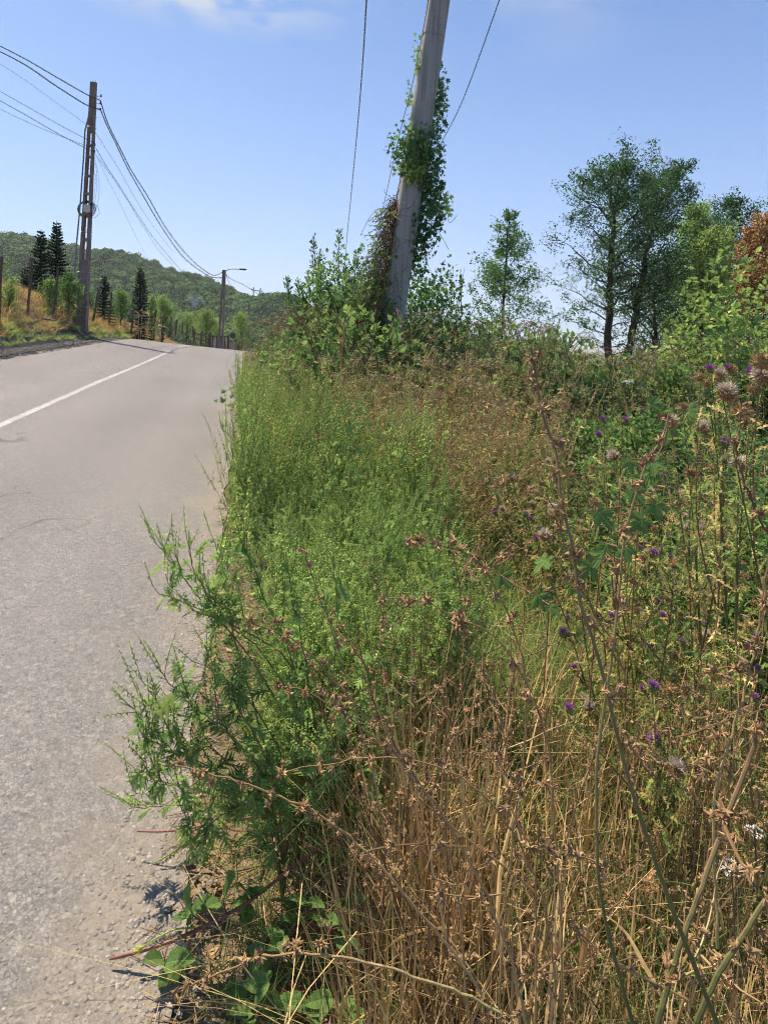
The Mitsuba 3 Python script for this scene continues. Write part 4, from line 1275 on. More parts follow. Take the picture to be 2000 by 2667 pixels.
def wand_bush(name, seed, H, R, n, leaf, pu, per=90):
    """Upright leafy shoots (willow, privet, rose)."""
    r = rng_of(seed)
    S, Fo = Acc(), Acc()
    for k in range(n):
        az = r.uniform(0, 6.28); e = R * r.random() ** .6
        s = np.linspace(0, 1, 8)
        h = H * r.uniform(.55, 1.08) * (1 - .25 * e / max(R, .01))
        P = np.stack([math.cos(az) * e * s ** .7, math.sin(az) * e * s ** .7, h * s], 1) + np.cumsum(r.normal(size=(8, 3)) * .012 * H, 0)
        S.add(tubes(P, np.linspace(.008, .0015, 8), 4), .95, 1.1)
        f = PchipInterpolator(s, P)
        q = r.uniform(.12, 1.0, per) ** .85
        c = f(q); tg = unit(f(np.clip(q + .02, 0, 1)) - f(np.clip(q - .03, 0, 1)))
        o = rand_dir(r, per, -.4, .8)
        c = c + o * r.uniform(0, .15, per)[:, None] * H * .55 * (1.15 - q)[:, None]
        sz = leaf * r.uniform(.6, 1.3, per)
        Fo.add(stamp(LEAF4 if leaf > .045 else LEAF2, c, unit(o + tg * .9), unit(rand_dir(r, per) + [0, 0, .6]), sz, sz * .42), rep(r.normal(pu, .05, per), LEAF4 if leaf > .045 else LEAF2), rep(r.uniform(.75, 1.3, per), LEAF4 if leaf > .045 else LEAF2))
    return group_of(name, [('stem', S, 'stalk_look'), ('foliage', Fo, 'leaf_look')])


def knapweed(name, seed, H):
    r = rng_of(seed)
    S, Fo, Fl, Hd = Acc(), Acc(), Acc(), Acc()
    for k in range(5):
        az = r.uniform(0, 6.28)
        s = np.linspace(0, 1, 6)[:, None]
        h = H * r.uniform(.7, 1.05)
        P = np.array([math.cos(az), math.sin(az), 0]) * .22 * H * s + np.array([0, 0, h]) * s + np.cumsum(r.normal(size=(6, 3)) * .008, 0)
        S.add(tubes(P, np.linspace(.003, .0012, 6), 4), .38, .9)
        f = PchipInterpolator(s[:, 0], P)
        for j in range(8):
            q = r.uniform(.45, 1) if j else 1.0
            e = f(q) + (rand_dir(r, 1, .2, 1)[0] * r.uniform(.05, .16) if j else 0)
            S.add(tubes(np.stack([f(q), (f(q) + e) / 2 + [0, 0, .01], e + 1e-5]), .001, 3), .38, .9)
            Hd.add(stamp((lv * .5, lf_), e, [0, 0, 1.0], [1.0, 0, 0], .013, .010), .52, .7)
            if r.random() < .55:
                n = 20
                dd_ = rand_dir(r, n, .05, 1)
                Fl.add(stamp(LEAF2, np.tile(e + [0, 0, .005], (n, 1)), dd_, rand_dir(r, n), r.uniform(.008, .014, n), np.full(n, .003)))
        nl = 60
        q = r.uniform(.05, .95, nl); sz = r.uniform(.025, .06, nl)
        Fo.add(stamp(LEAF4, f(q) + r.normal(size=(nl, 3)) * .03, unit(rand_dir(r, nl) + [0, 0, .2]), unit(rand_dir(r, nl) + [0, 0, .8]), sz, sz * .3), rep(r.normal(.27, .06, nl), LEAF4), rep(r.uniform(.8, 1.3, nl), LEAF4))
    return group_of(name, [('stem', S, 'stalk_look'), ('foliage', Fo, 'leaf_look'), ('flower_florets', Fl, 'purple_look'), ('flower_buds', Hd, 'stalk_look')])
# ------------------------------------------------------------------ variants
GR_STRAW = [grass(f'straw_tuft_{k}', 300 + k, 46, .10, .72, .0042, .72, .30, .30, heads=7) for k in range(4)]
GR_STEM = [grass(f'straw_stem_{k}', 305 + k, 15, .09, .74, .0088, (.70, .73, .78)[k], .22, .10) for k in range(3)]
GR_FLAT = [grass(f'flat_straw_{k}', 310 + k, 60, .14, .55, .0040, .71, .95, .75) for k in range(3)]
GR_GREEN = [grass(f'green_tuft_{k}', 320 + k, 60, .12, .42, .0050, .36, .55, .55) for k in range(3)]
GR_BANK = [grass(f'bank_tuft_{k}', 330 + k, 60, .30, .38, .015, (.74, .78, .70)[k], .7, .5) for k in range(3)]
GR_BANKG = [grass(f'bank_green_{k}', 340 + k, 60, .28, .28, .016, .47, .8, .5) for k in range(2)]
RW_NEAR = [ragweed(f'ragweed_near_{k}', 350 + k, .80, 15) for k in range(4)]
RW_FAR = [ragweed(f'ragweed_far_{k}', 360 + k, .85, 11, far=True) for k in range(4)]
CHIC = [chicory(f'chicory_{k}', 370 + k, 1.05, 9) for k in range(4)]
WEED = [dry_weed(f'dry_weed_{k}', 380 + k, 1.15, 5, .12, .42) for k in range(3)] + [dry_weed('dry_weed_3', 383, 1.2, 5, .6, .4)]
WEEDG = [dry_weed(f'green_weed_{k}', 390 + k, 1.2, 5, .6, .8, .6) for k in range(3)]
BRAM = [bramble_bush(f'bramble_{k}', 400 + k, .85, 1.15, 3600, .062, .29) for k in range(3)]
WAND = [wand_bush(f'wand_{k}', 410 + k, 1.0, .42, 26, .045, .30, 120) for k in range(3)]
KNAP = [knapweed(f'knapweed_{k}', 420 + k, .95) for k in range(3)]


def thistle_leaf_template():
    v, f = [], []
    n = 7
    for i in range(n):
        s0 = i / n; s1 = (i + 1) / n
        for sd in (-1, 1):
            k = len(v)
            w = .20 * math.sin(PI * (.15 + .8 * s0))
            v.extend([[s0, 0, .05 * math.sin(PI * s0)], [s1, 0, .05 * math.sin(PI * s1)], [s0 + .75 / n, sd * w * .5, .05 * (i % 2)], [s0 + 1.0 / n + .03, sd * (w + .10), .11 * (1 if i % 2 else -1)], [s0 + .2 / n, sd * (w * .7 + .04), .06]])
            f.extend([[k, k + 1, k + 2], [k + 2, k + 1, k + 3], [k, k + 2, k + 4]])
    return np.array(v), np.array(f)


THL = thistle_leaf_template()


def thistle_head(r, kind, s=1.0):
    """(involucre, tuft, look of the tuft) of one head pointing up, about 4 cm."""
    I, Tf = Acc(), Acc()
    core = np.array(trimesh.creation.icosphere(2, .012).vertices), np.array(trimesh.creation.icosphere(2, .012).faces)
    I.add((core[0] * [1, 1, 1.15], core[1]), .5 if kind == 'purple' else .84, .8)
    n = 110
    d = rand_dir(r, n, -.9, .62)
    I.add(stamp(SPINE, d * .010, unit(d + [0, 0, .45]), rand_dir(r, n), r.uniform(.011, .020, n), np.full(n, .0032), np.full(n, .002)), rep(r.normal(.52 if kind == 'purple' else .80, .05, n), SPINE), rep(r.uniform(.7, 1.3, n), SPINE))
    if kind == 'purple':
        n = 110; d = unit(rand_dir(r, n, .45, 1)); b = np.outer(np.full(n, .010), [0, 0, 1.0]) + d * [.006, .006, 0]
        Tf.add(stamp(LEAF2, b, d, rand_dir(r, n), r.uniform(.016, .024, n), np.full(n, .0022)))
        lk = 'purple_look'
    elif kind == 'fluff':
        n = 230; d = unit(rand_dir(r, n, .05, 1) + [.25, 0, 0]); b = np.tile([0, 0, .008], (n, 1))
        Tf.add(stamp(LEAF2, b, d, rand_dir(r, n), r.uniform(.018, .032, n), np.full(n, .0013)))
        lk = 'fluff_look'
    else:
        n = 70; d = unit(rand_dir(r, n, .0, .9)); b = np.tile([0, 0, .006], (n, 1))
        Tf.add(stamp(SPINE, b, d, rand_dir(r, n), r.uniform(.018, .028, n), np.full(n, .003), np.full(n, .002)), rep(r.normal(.83, .04, n), SPINE), rep(r.uniform(.8, 1.4, n), SPINE))
        lk = 'stalk_look'
    for A_ in (I, Tf):
        A_.v = [v * s for v in A_.v]
    return I, Tf, lk


def thistle_stems(paths, r, tone=.55):
    S, Fo = Acc(), Acc()
    for P, r0, nl in paths:
        M = len(P)
        S.add(tubes(P, np.linspace(r0, r0 * .5, M), 6), r.choice([.34, .4, .72, .86]), r.uniform(.45, .75))
        f = PchipInterpolator(np.linspace(0, 1, M), P)
        q = r.uniform(.10, .97, nl); p = f(q)
        tg = unit(f(np.clip(q + .02, 0, 1)) - f(np.clip(q - .02, 0, 1)))
        ax = unit(rand_dir(r, nl) + tg * .5)
        sz = r.uniform(.03, .085, nl) * (1.15 - .5 * q)
        Fo.add(stamp(THL, p, ax, unit(rand_dir(r, nl) + [0, 0, .8]), sz, sz * .5), rep(np.where(r.random(nl) < .35, r.normal(.34, .05, nl), r.normal(tone + .06, .09, nl)), THL), rep(r.uniform(.55, 1.15, nl), THL))
        m = nl * 3
        q = r.uniform(.05, 1, m); p = f(q)
        Fo.add(stamp(SPINE, p, rand_dir(r, m), rand_dir(r, m), r.uniform(.006, .014, m), np.full(m, .003), np.full(m, .002)), tone + .1, .9)
    return S, Fo


def thistle(name, seed, H, ns):
    r = rng_of(seed)
    paths, hd = [], {'purple': Acc(), 'fluff': Acc(), 'dry': Acc()}
    I_ = Acc()
    for k in range(ns):
        az = r.uniform(0, 6.28); s = np.linspace(0, 1, 7)[:, None]
        h = H * r.uniform(.65, 1.05)
        P = np.array([math.cos(az), math.sin(az), 0]) * r.uniform(.05, .3) * H * s + np.array([0, 0, h]) * s + np.cumsum(r.normal(size=(7, 3)) * .008, 0)
        paths.append((P, .0046, 110))
        f = PchipInterpolator(s[:, 0], P)
        for j in range(4):
            q = r.uniform(.5, .95) if j else 1.0
            e = f(q) + (rand_dir(r, 1, .1, 1)[0] * r.uniform(.06, .18) if j else 0)
            if j:
                paths.append((np.linspace(f(q), e, 4), .0028, 12))
            kd = ('purple', 'fluff', 'dry', 'dry')[r.integers(4)]
            I1, T1, lk = thistle_head(r, kd, r.uniform(.65, 1.0))
            for A_, B_ in ((I1, I_), (T1, hd[kd])):
                c = np.vstack(A_.c)
                v, f_ = A_.mesh()
                B_.add((v + e, f_), c[:, 0], c[:, 1])
    S, Fo = thistle_stems(paths, r)
    return group_of(name, [('stem', S, 'stalk_look'), ('foliage', Fo, 'leaf_look'), ('flower_heads', I_, 'stalk_look'), ('purple_florets', hd['purple'], 'purple_look'), ('seed_fluff', hd['fluff'], 'fluff_look'), ('dry_bracts', hd['dry'], 'stalk_look')])


THIS = [thistle(f'thistle_{k}', 430 + k, 1.15, 4) for k in range(3)]
PLANT_STUFF = ('foliage', 'flower_spikes', 'seed_heads', 'seed_pods', 'seed_fluff', 'flower_florets', 'flower_buds', 'flower_heads', 'purple_florets', 'dry_bracts', 'blades', 'cane', 'stem')


def placed(before, after=''):
    """A label that says beside what a plant of a mass stands."""
    def f(x, y):
        u = U0 + FOC * x / y
        cols = {0: ((640, 'over the asphalt'), (760, 'above the bramble cane'), (880, 'beside the big leaning ragweed'), (1020, 'left of the brown thicket'), (1180, 'in the left half of the thicket'), (1340, 'left of the tallest dead stalk'),
                    (1560, 'right of the tallest dead stalk'), (1780, 'before the low spear thistle'), (9999, 'by the lower right corner')),
                1: ((690, 'on the asphalt edge'), (800, 'one step off the asphalt'), (920, 'amid the green strip'), (1060, 'where green turns to brown'), (1220, 'below the pole'), (1400, 'left of the hop leaves'), (1580, 'around the hop leaves'), (1800, 'under the pale thistle heads'), (9999, 'against the right border')),
                2: ((660, 'on the asphalt edge'), (740, 'one step off the asphalt'), (830, 'amid the green strip'), (930, 'left of the pole foot'), (1060, 'before the pole foot'), (1200, 'right of the pole foot'), (1340, 'below the young tree'), (1480, 'between young tree and alders'), (1640, 'below the left alder'), (1800, 'below the right alder'), (9999, 'before the bright hazel'))}
        k, row = (0, 'nearest row') if y < 2.6 else (0, 'second row') if y < 3.4 else (1, 'middle row') if y < 5.2 else (1, 'behind the middle') if y < 7 else (2, 'far row') if y < 9.3 else (2, 'level with the pole') if y < 11 else (2, 'back row')
        col = next(c for a_, c in cols[k] if u < a_)
        return f'{before} {col}, {row}{after}'
    return f


def scatter_plants(name, label, cat, group, variants, n, region, seed, smin=.8, smax=1.2, mind=.0, tilt=8, kind=None, lean=None):
    """region(r) -> (x, y) or None."""
    r = rng_of(seed)
    pts, k = [], 0
    while len(pts) < n and k < n * 40:
        k += 1
        p = region(r)
        if p is None:
            continue
        if mind and any((p[0] - q[0]) ** 2 + (p[1] - q[1]) ** 2 < mind * mind for q in pts[-160:]):
            continue
        pts.append(p)
    if kind == 'stuff':
        base = name
        tag(base, label, cat, kind='stuff')
    for j, (x, y) in enumerate(pts):
        _taken[name + '#'] = _taken.get(name + '#', 0) + 1
        key = f'{name}__{_taken[name + "#"]:03d}' if kind == 'stuff' else None
        ti = (abs(r.normal()) * tilt, r.uniform(0, 6.28)) if lean is None else (lean[0] * r.uniform(.3, 1.4), lean[1] + r.normal() * .4)
        lab = label(x, y) if callable(label) else label
        plant(name, lab, cat, (group + ', ' + lab) if callable(label) else group, variants[r.integers(len(variants))], x, y, r.uniform(smin(y) if callable(smin) else smin, smax(y) if callable(smax) else smax) * (.84 if y > 8 and 1440 < U0 + FOC * x / y < 1790 else 1), r.uniform(0, 360), ti, kind=kind, key=key, sz=r.uniform(.85, 1.15), stuff=PLANT_STUFF)
    return len(pts)


def strip(y0, y1, s0, s1, yp=1.0):                       # along the verge: s metres right of the road edge
    def f(r):
        y = y0 + (y1 - y0) * r.random() ** yp
        a, b = (s0(y), s1(y)) if callable(s0) else (s0, s1)
        x = XR(y) + r.uniform(a, b)
        return (float(x), float(y)) if abs(x) < .64 * y + .6 else None
    return f


def rect(x0, x1, y0, y1):
    def f(r):
        x, y = r.uniform(x0, x1), r.uniform(y0, y1)
        return (x, y) if abs(x) < .64 * y + .5 else None
    return f


# the green ragweed strip along the road
scatter_plants('ragweed_plant', placed('ragweed with beaded spikes'), 'ragweed', 'near ragweed plants beside the road', RW_NEAR, 40,
               strip(2.3, 4.6, lambda y: .36 - .06 * (y - 2.3), lambda y: .95 + .12 * (y - 2)), 501, .62, .95, .13, 7)
scatter_plants('ragweed_plant', placed('yellow green ragweed of the strip'), 'ragweed', 'far ragweed plants along the road edge', RW_FAR, 150,
               strip(4.4, 9.9, lambda y: .10, lambda y: np.interp(y, [4.4, 7, 9, 11.2], [1.4, 1.2, .95, .7]), .9), 502, .75, 1.08, .14, 6)
scatter_plants('ragweed_plant', placed('small ragweed'), 'ragweed', 'small ragweed plants under the big one', RW_NEAR, 9, strip(1.95, 2.6, lambda y: .24, lambda y: .62), 531, .5, .78, .12, 7)
# brown dry weeds behind it
scatter_plants('dry_weed', placed('brown dead branching weed'), 'weed', 'brown dead weeds behind the ragweed', WEED, 100,
               strip(4.4, 9.8, lambda y: np.interp(y, [4.4, 7, 9.8], [1.2, 1.1, .8]), lambda y: np.interp(y, [4.4, 7, 9.8], [2.2, 3.3, 4.3])), 503, lambda y: .72 + .075 * (y - 4.4), lambda y: 1.0 + .088 * (y - 4.4), .22, 8)
scatter_plants('seeding_weed', placed('weed with pale fluffy heads'), 'weed', 'fluffy seeding weeds before the hedge', WEEDG, 85,
               strip(7.6, 12.0, lambda y: np.interp(y, [8, 12], [.55, .3]), lambda y: 6.0), 504, 1.12, 1.45, .28, 8)
scatter_plants('dry_weed', placed('lone brown weed'), 'weed', 'lone brown weeds within the green strip', WEED, 14, strip(4.6, 9.6, lambda y: .3, lambda y: 1.2), 532, .68, .95, .3, 8)
scatter_plants('ragweed_plant', placed('stray ragweed'), 'ragweed', 'stray ragweed among the brown weeds', RW_FAR, 22, strip(4.6, 9.0, lambda y: 1.2, lambda y: 2.6), 533, .8, 1.1, .3, 8)
scatter_plants('bramble_bush', placed('small bramble bush'), 'bramble bush', 'small brambles among the brown weeds', BRAM, 15, strip(5.2, 9.4, lambda y: 1.5, lambda y: 4.6), 534, .55, .8, .6, 8)
# bramble hedge
scatter_plants('bramble_bush', placed('rounded green bramble bush of the hedge'), 'bramble bush', 'bramble bushes right of the leaning pole', BRAM, 52,
               strip(8.4, 14.0, lambda y: 4.0 - .3 * (y - 8.4), lambda y: 12), 505, 1.2, 1.6, .7, 6)
scatter_plants('bramble_bush', placed('green bramble bush among weeds'), 'bramble bush', 'bramble bushes left of the leaning pole', BRAM, 26,
               strip(9.2, 13.8, lambda y: 1.0, lambda y: 3.0), 506, 1.25, 1.7, .42, 6)
scatter_plants('bramble_bush', placed('low bramble bush'), 'bramble bush', 'low bramble bushes among the thistles', BRAM, 30,
               strip(3.6, 9.0, lambda y: 2.35 + .32 * (y - 3.6), lambda y: 7.5), 507, .62, .95, .5, 6)
# thistles and knapweed on the right
scatter_plants('thistle_plant', placed('drying olive thistle'), 'thistle', 'drying thistles on the right', THIS, 34, rect(.95, 2.7, 2.1, 4.6), 508, .72, .98, .22, 8)
scatter_plants('knapweed_plant', placed('plant with small purple flowers'), 'knapweed', 'purple flowered plants behind the thistles', KNAP, 44, rect(1.2, 3.6, 3.2, 7.4), 509, .8, 1.12, .26, 8)
# grasses
NG = ('green_grass', 'fresh green grass between the ragweed and the dry stalks', 'grass')
scatter_plants(*NG, None, GR_GREEN, 300, strip(2.0, 5.2, lambda y: .5, lambda y: 1.9), 511, .7, 1.15, kind='stuff')
scatter_plants(*NG, None, GR_GREEN, 150, strip(1.2, 8, lambda y: .14, lambda y: .55), 512, .3, .55, kind='stuff')
scatter_plants(*NG, None, GR_GREEN, 160, rect(.2, 3.4, 2.4, 7.5), 513, .7, 1.2, kind='stuff')
SG = ('dry_grass', 'dry straw coloured grass standing and lying on the verge', 'grass')
scatter_plants(*SG, None, GR_STRAW, 42, rect(.02, 1.7, .95, 2.5), 514, .5, .95, kind='stuff')
scatter_plants(*SG, None, GR_STEM, 150, rect(-.05, 1.75, 1.05, 2.6), 519, .6, 1.05, kind='stuff')
scatter_plants(*SG, None, GR_FLAT, 100, rect(-.1, 2.0, 1.3, 3.8), 515, .6, 1.0, kind='stuff')
scatter_plants(*SG, None, GR_STRAW, 45, strip(3.6, 10, lambda y: 1.2, lambda y: 4.2), 516, .9, 1.3, kind='stuff')
scatter_plants(*SG, None, GR_GREEN, 60, rect(.3, 1.7, 1.0, 2.4), 517, .7, 1.1, kind='stuff')
# dead chicory thicket in the right foreground
scatter_plants('dry_chicory', placed('dead branched seed stalk'), 'dry plant', 'dead seed stalks in the right foreground', CHIC, 24, rect(.12, 1.55, 1.0, 2.5), 518, .62, .92, .12, 10)

# straw and litter on the soil
r = rng_of(19)
n = 5200
yy = 1.25 + 5 * r.random(n) ** 1.5; xx = XR(yy) + r.uniform(-.06, 2.2, n) * (.2 + .8 * r.random(n))
zz = G(xx, yy) + r.uniform(.004, .03, n)
d = rand_dir(r, n, -.12, .16)
A_ = Acc().add(tubes(np.stack([xx, yy, zz], 1)[:, None] + d[:, None] * (r.uniform(.03, .14, n)[:, None] * np.linspace(0, 1, 3))[..., None], .0013, 3), np.repeat(r.choice([.70, .74, .78, .86], n), 9), np.repeat(r.uniform(.4, 1.0, n), 9))
m = 1500
yy = 1.25 + 5 * r.random(m) ** 1.5; xx = XR(yy) + r.uniform(0, 2.0, m)
sz = r.uniform(.015, .05, m)
A_.add(stamp(LEAF4, np.stack([xx, yy, G(xx, yy) + .012], 1), rand_dir(r, m, -.2, .3), unit(rand_dir(r, m) + [0, 0, 1.0]), sz, sz * .5), rep(r.uniform(.72, .93, m), LEAF4), rep(r.uniform(.7, 1.2, m), LEAF4))
A_.put('straw_litter', 'stalk_look')
tag('straw_litter', 'dead straw and fallen leaves on the soil at the road edge', 'litter', kind='stuff')

# bank grass on the left and field grass behind
def bank(t0, t1, y0, y1):
    def f(r):
        y = r.uniform(y0, y1)
        x = XR(y) - ROADW - SHW(y) - r.uniform(t0, t1)
        return (float(x), float(y)) if x > -.64 * y else None
    return f


BG = ('bank_grass', 'dry golden grass covering the bank left of the road', 'grass')
scatter_plants(*BG, None, GR_BANK, 1150, bank(.4, 9, 18, 50), 521, .8, 1.3, kind='stuff')
scatter_plants('roadside_grass', 'green grass along the foot of the bank', 'grass', None, GR_BANKG, 150, bank(-.1, 1.0, 18, 44), 522, .7, 1.2, kind='stuff')
scatter_plants('roadside_grass', 'green grass along the foot of the bank', 'grass', None, GR_BANKG, 50, bank(.5, 8, 18, 40), 523, .8, 1.3, kind='stuff')
scatter_plants('bank_weed', 'brown seeding weed standing in the grass of the bank', 'weed', 'brown weeds on the bank', WEED, 46, bank(.8, 9, 19, 46), 524, .5, .95, .4, 8)
scatter_plants('bank_bush', 'small green leafy weed at the foot of the bank', 'weed', 'small green weeds on the bank', WAND, 12, bank(.3, 4, 20, 34), 525, .4, .62, .6, 8)
r = rng_of(26)
c0 = at(380, 850, 38.5)
for k in range(9):
    b = c0 + [r.uniform(-.7, .9), r.uniform(-.5, .5), 0]
    b[2] = float(G(b[0], b[1]))
    key = thing('dry_reed', 'tall straw coloured reed stalk before the right spruce', 'reed', 'dry reeds before the right spruce')
    h = r.uniform(1.3, 2.0)
    s = np.linspace(0, 1, 5)[:, None]
    A_ = Acc().add(tubes(b + np.array([r.normal() * .1, 0, h]) * s, np.linspace(.018, .008, 5), 4), .72, 1)
    n = 7
    q = r.uniform(.15, .9, n)
    rbm, _ = ribbons(b + np.outer(q * h, [0, 0, 1.0]), unit(rand_dir(r, n, .1, .8)), r.uniform(.4, .7, n), np.full(n, .05), np.outer(np.full(n, -.5), [0, 0, 1.0]), rng=r)
    A_.add(rbm, .71, 1)
    A_.put(key, 'stalk_look')

# bushes round the pole: (label, u of the foot, depth, height, variant)
TALL = [wand_bush(f'tall_bush_{k}', 450 + k, 1.0, .27, 46, .022, (.25, .29, .33)[k], 340) for k in range(3)]
DOME = [bramble_bush(f'dome_bush_{k}', 460 + k, .30, 1.0, 7500, .0195, (.31, .20, .35)[k], LEAF2, arch=.6) for k in range(3)]
for lab, u, d, s, var in (
        ('tall upright leafy bush left of the leaning pole', 880, 12.4, 3.35, 3), ('leafy bush leaning over the road side left of the pole', 838, 12.0, 3.0, 5), ('leafy shoots right at the foot of the tall bush', 925, 12.6, 3.0, 1),
        ('thicket of leafy shoots close to the pole foot on its left', 965, 11.2, 2.6, 3), ('roadside bush at the bend, the lowest left of the pole', 775, 13.4, 2.05, 5), ('small leafy bush beside the last fence boards', 712, 14.8, 1.9, 1),
        ('dark leafy bush in the shade right of the pole', 1088, 11.6, 3.3, 4), ('second dark bush right of the pole behind the brambles', 1135, 12.6, 3.0, 4), ('bush filling the gap behind the pole foot', 1045, 12.2, 3.0, 4)):
    p = at(u, 880, d)
    if var == 3:
        plant('leafy_bush', ('tall shoots rising through the bush left of the leaning pole', 'green shoots between the dead vine tangle and the pole foot')[u > 900], 'bush', None, TALL[0], p[0] - .15, p[1] - .1, s * .98, 17 + u, (2, u), stuff=PLANT_STUFF)
    plant('leafy_bush', lab, 'bush', None, (TALL + DOME)[var], p[0], p[1], s, 40 * var + u, (3, u), stuff=PLANT_STUFF)
for lab, u, d, s, var in (('pale green shrub at the foot of the slender young tree', 1300, 15.5, 1.75, 0), ('bluish green bush right of the slender young tree', 1395, 16.5, 1.8, 1), ('light green bush left of the alder trunks', 1455, 15.5, 1.75, 2),
                          ('green bush below the left alder', 1535, 16, 1.2, 0), ('pale bush left of the young tree towards the pole', 1235, 16, 1.45, 1), ('low bush below the gap between the alder trunks', 1690, 17, .9, 2), ('low green bush left of the bright hazel bush', 1740, 14, 1.3, 1)):
    p = at(u, 880, d)
    plant('green_shrub', lab, 'shrub', None, WAND[var], p[0], p[1], s, 75 * var, (3, u), sz=1.0, stuff=PLANT_STUFF)
for k, u in enumerate(range(1190, 1800, 68)):
    d = 20 + 2.5 * (k % 3)
    p = at(u, 880, d)
    h = 1.25 + .3 * ((k * 7) % 5) / 5 - float(G(p[0], p[1]))
    plant('green_shrub', placed('undergrowth shrub')(p[0], p[1]).replace('back row', f'{("dense", "loose", "low", "broad", "pale")[k % 5]} one by the trunks'), 'shrub', 'undergrowth below the trees', DOME[k % 3], p[0], p[1], h * 1.15, 50 * k, (3, u), sz=.88, stuff=PLANT_STUFF)
HAZEL = bramble_bush('hazel', 440, 1.15, 2.25, 5400, .062, .39, arch=.6)
for lab, u, d, s in (('bright green broad leaved bush at the right edge before the rust brown tree', 2010, 8.6, 1.32), ('bright green bush left of the one at the right edge', 1890, 9.2, 1.08), ('lower bright green bush sloping down towards the alders', 1790, 9.8, .86)):
    p = at(u, 900, d)
    plant('hazel_bush', lab, 'bush', None, HAZEL, p[0], p[1], s, 33 * s * 10, (3, u), stuff=PLANT_STUFF)
for k, (u, v, d) in enumerate(((1168, 800, 14), (1186, 800, 14.4), (1205, 800, 14.8))):
    key = thing('dead_twig', 'bare grey dead branches rising behind the dark bush right of the pole', 'dead branch', 'bare dead branches right of the pole')
    b = at(u, v + 60, d); A_ = Acc(); r = rng_of(450 + k)
    for j in range(4):
        e = b + np.array([r.normal() * .22, r.normal() * .2, r.uniform(.75, 1.35)])
        A_.add(tubes(np.linspace(b + (e - b) * r.uniform(0, .4), e, 5) + np.cumsum(r.normal(size=(5, 3)) * .012, 0), np.linspace(.009, .003, 5), 4))
    put(key, A_.mesh(), 'old_wood_look')
#PART5
# ------------------------------------------------------------------ single plants of the foreground
def px_curve(pl, n, d0, d1=None, dev=0.0, r=None):
    """World polyline through pixels, its depth running from d0 to d1 (or one depth per pixel)."""
    ds = d0 if np.ndim(d0) else np.linspace(d0, d0 if d1 is None else d1, len(pl))
    P = np.array([at(u, v, d) for (u, v), d in zip(pl, ds)])
    q = np.concatenate([[0], np.cumsum(np.linalg.norm(np.diff(P, axis=0), axis=1))])
    C = PchipInterpolator(q / q[-1], P)(np.linspace(0, 1, n))
    if dev:
        C[1:-1] += r.normal(size=(n - 2, 3)) * dev
    return C


K = 2000 / 1659.0
HEAD_PLY = [h.ply('stalk_look') for h in HEADS]


def dead_stalk(label, pl, d0, d1, r0, r1, heads, tone0, tone1, seed, size=1.0, twigs=0, group=None):
    """Stalk given by pixels of the full view; heads: pixels near it."""
    r = rng_of(seed)
    key = thing('dry_chicory', label, 'dry plant', group)
    C = px_curve([(a * K, b * K) for a, b in pl], 36, d0, d1, .0012 if r1 < .004 else .0004, r)
    M = len(C)
    A_ = Acc().add(tubes(C, np.linspace(r0, r1, M) * .66, 7), np.repeat(np.linspace(tone0, np.where(tone1 < .55, .47, tone1), M), 7), np.repeat(np.linspace(.8 if r1 < .004 else .5, np.where(tone1 < .55, .33, .7), M), 7))
    uv = np.array([[(np.dot(c - [0, 0, CAM_H], [CR, 0, SR])) / c[1] * FOC + U0, V0 - np.dot(c - [0, 0, CAM_H], [-SR, 0, CR]) / c[1] * FOC] for c in C]) / K
    spots = []
    for (a, b) in heads:
        i = int(np.argmin((uv[:, 0] - a) ** 2 + (uv[:, 1] - b) ** 2))
        spots.append((at(a * K, b * K, C[i, 1] + r.normal() * .004), unit(C[min(i + 1, M - 1)] - C[max(i - 1, 0)])))
    for k in range(twigs):
        q = r.uniform(.15, .9); i = int(q * (M - 1))
        tg = unit(C[min(i + 1, M - 1)] - C[i - 1])
        d = unit(tg * r.choice([-1, 1]) * .5 + rand_dir(r, 1, .1, .9)[0])
        Lk = r.uniform(.06, .16)
        Q = C[i] + d * Lk * np.linspace(0, 1, 5)[:, None] + np.cumsum(r.normal(size=(5, 3)) * .003, 0)
        A_.add(tubes(Q, np.linspace(r1 * .45, r1 * .25, 5), 5), .88, .8)
        for m in range(1, 5, 2):
            spots.append((Q[m], d))
    apart(key, 'stem', A_, 'stalk_look')
    for p, tg in spots:
        for m in range(r.integers(2, 4)):
            k2 = numbered(key + '__seed_head')
            rt_ = trimesh.transformations.random_rotation_matrix(r.random(3))
            s = size * r.uniform(.75, 1.15)
            mt = np.eye(4); mt[:3, :3] = rt_[:3, :3] * s; mt[:3, 3] = p + r.normal(size=3) * .0045
            scene[k2] = {**HEAD_PLY[r.integers(5)], 'to_world': T(mt)}
    return key


dead_stalk('tall dead seed stalk rising highest in the right foreground, brown above and green below', [(1146, 752), (1158, 810), (1166, 870), (1185, 935), (1203, 985), (1208, 1050), (1222, 1120), (1240, 1200), (1250, 1290), (1285, 1400), (1318, 1520), (1345, 1640), (1385, 1770), (1440, 1930), (1500, 2090), (1560, 2240)], .88, .74, .0021, .0042,
           [(1148, 765), (1152, 785), (1160, 830), (1168, 885), (1205, 955), (1201, 1020), (1215, 1100), (1240, 1195), (1238, 1260), (1272, 1350), (1320, 1505)], .82, .40, 601, .95)
dead_stalk('second tall dead stalk crossing behind the tallest one, leaning right at its top', [(1445, 890), (1430, 945), (1398, 1000), (1368, 1085), (1346, 1180), (1335, 1300), (1325, 1400), (1300, 1560), (1288, 1700), (1290, 1850), (1310, 2000), (1350, 2150), (1380, 2260)], 1.10, .90, .0022, .0042,
           [(1440, 905), (1432, 945), (1402, 988), (1375, 1052), (1345, 1140), (1336, 1230), (1333, 1305), (1320, 1390)], .82, .46, 602, 1.0)
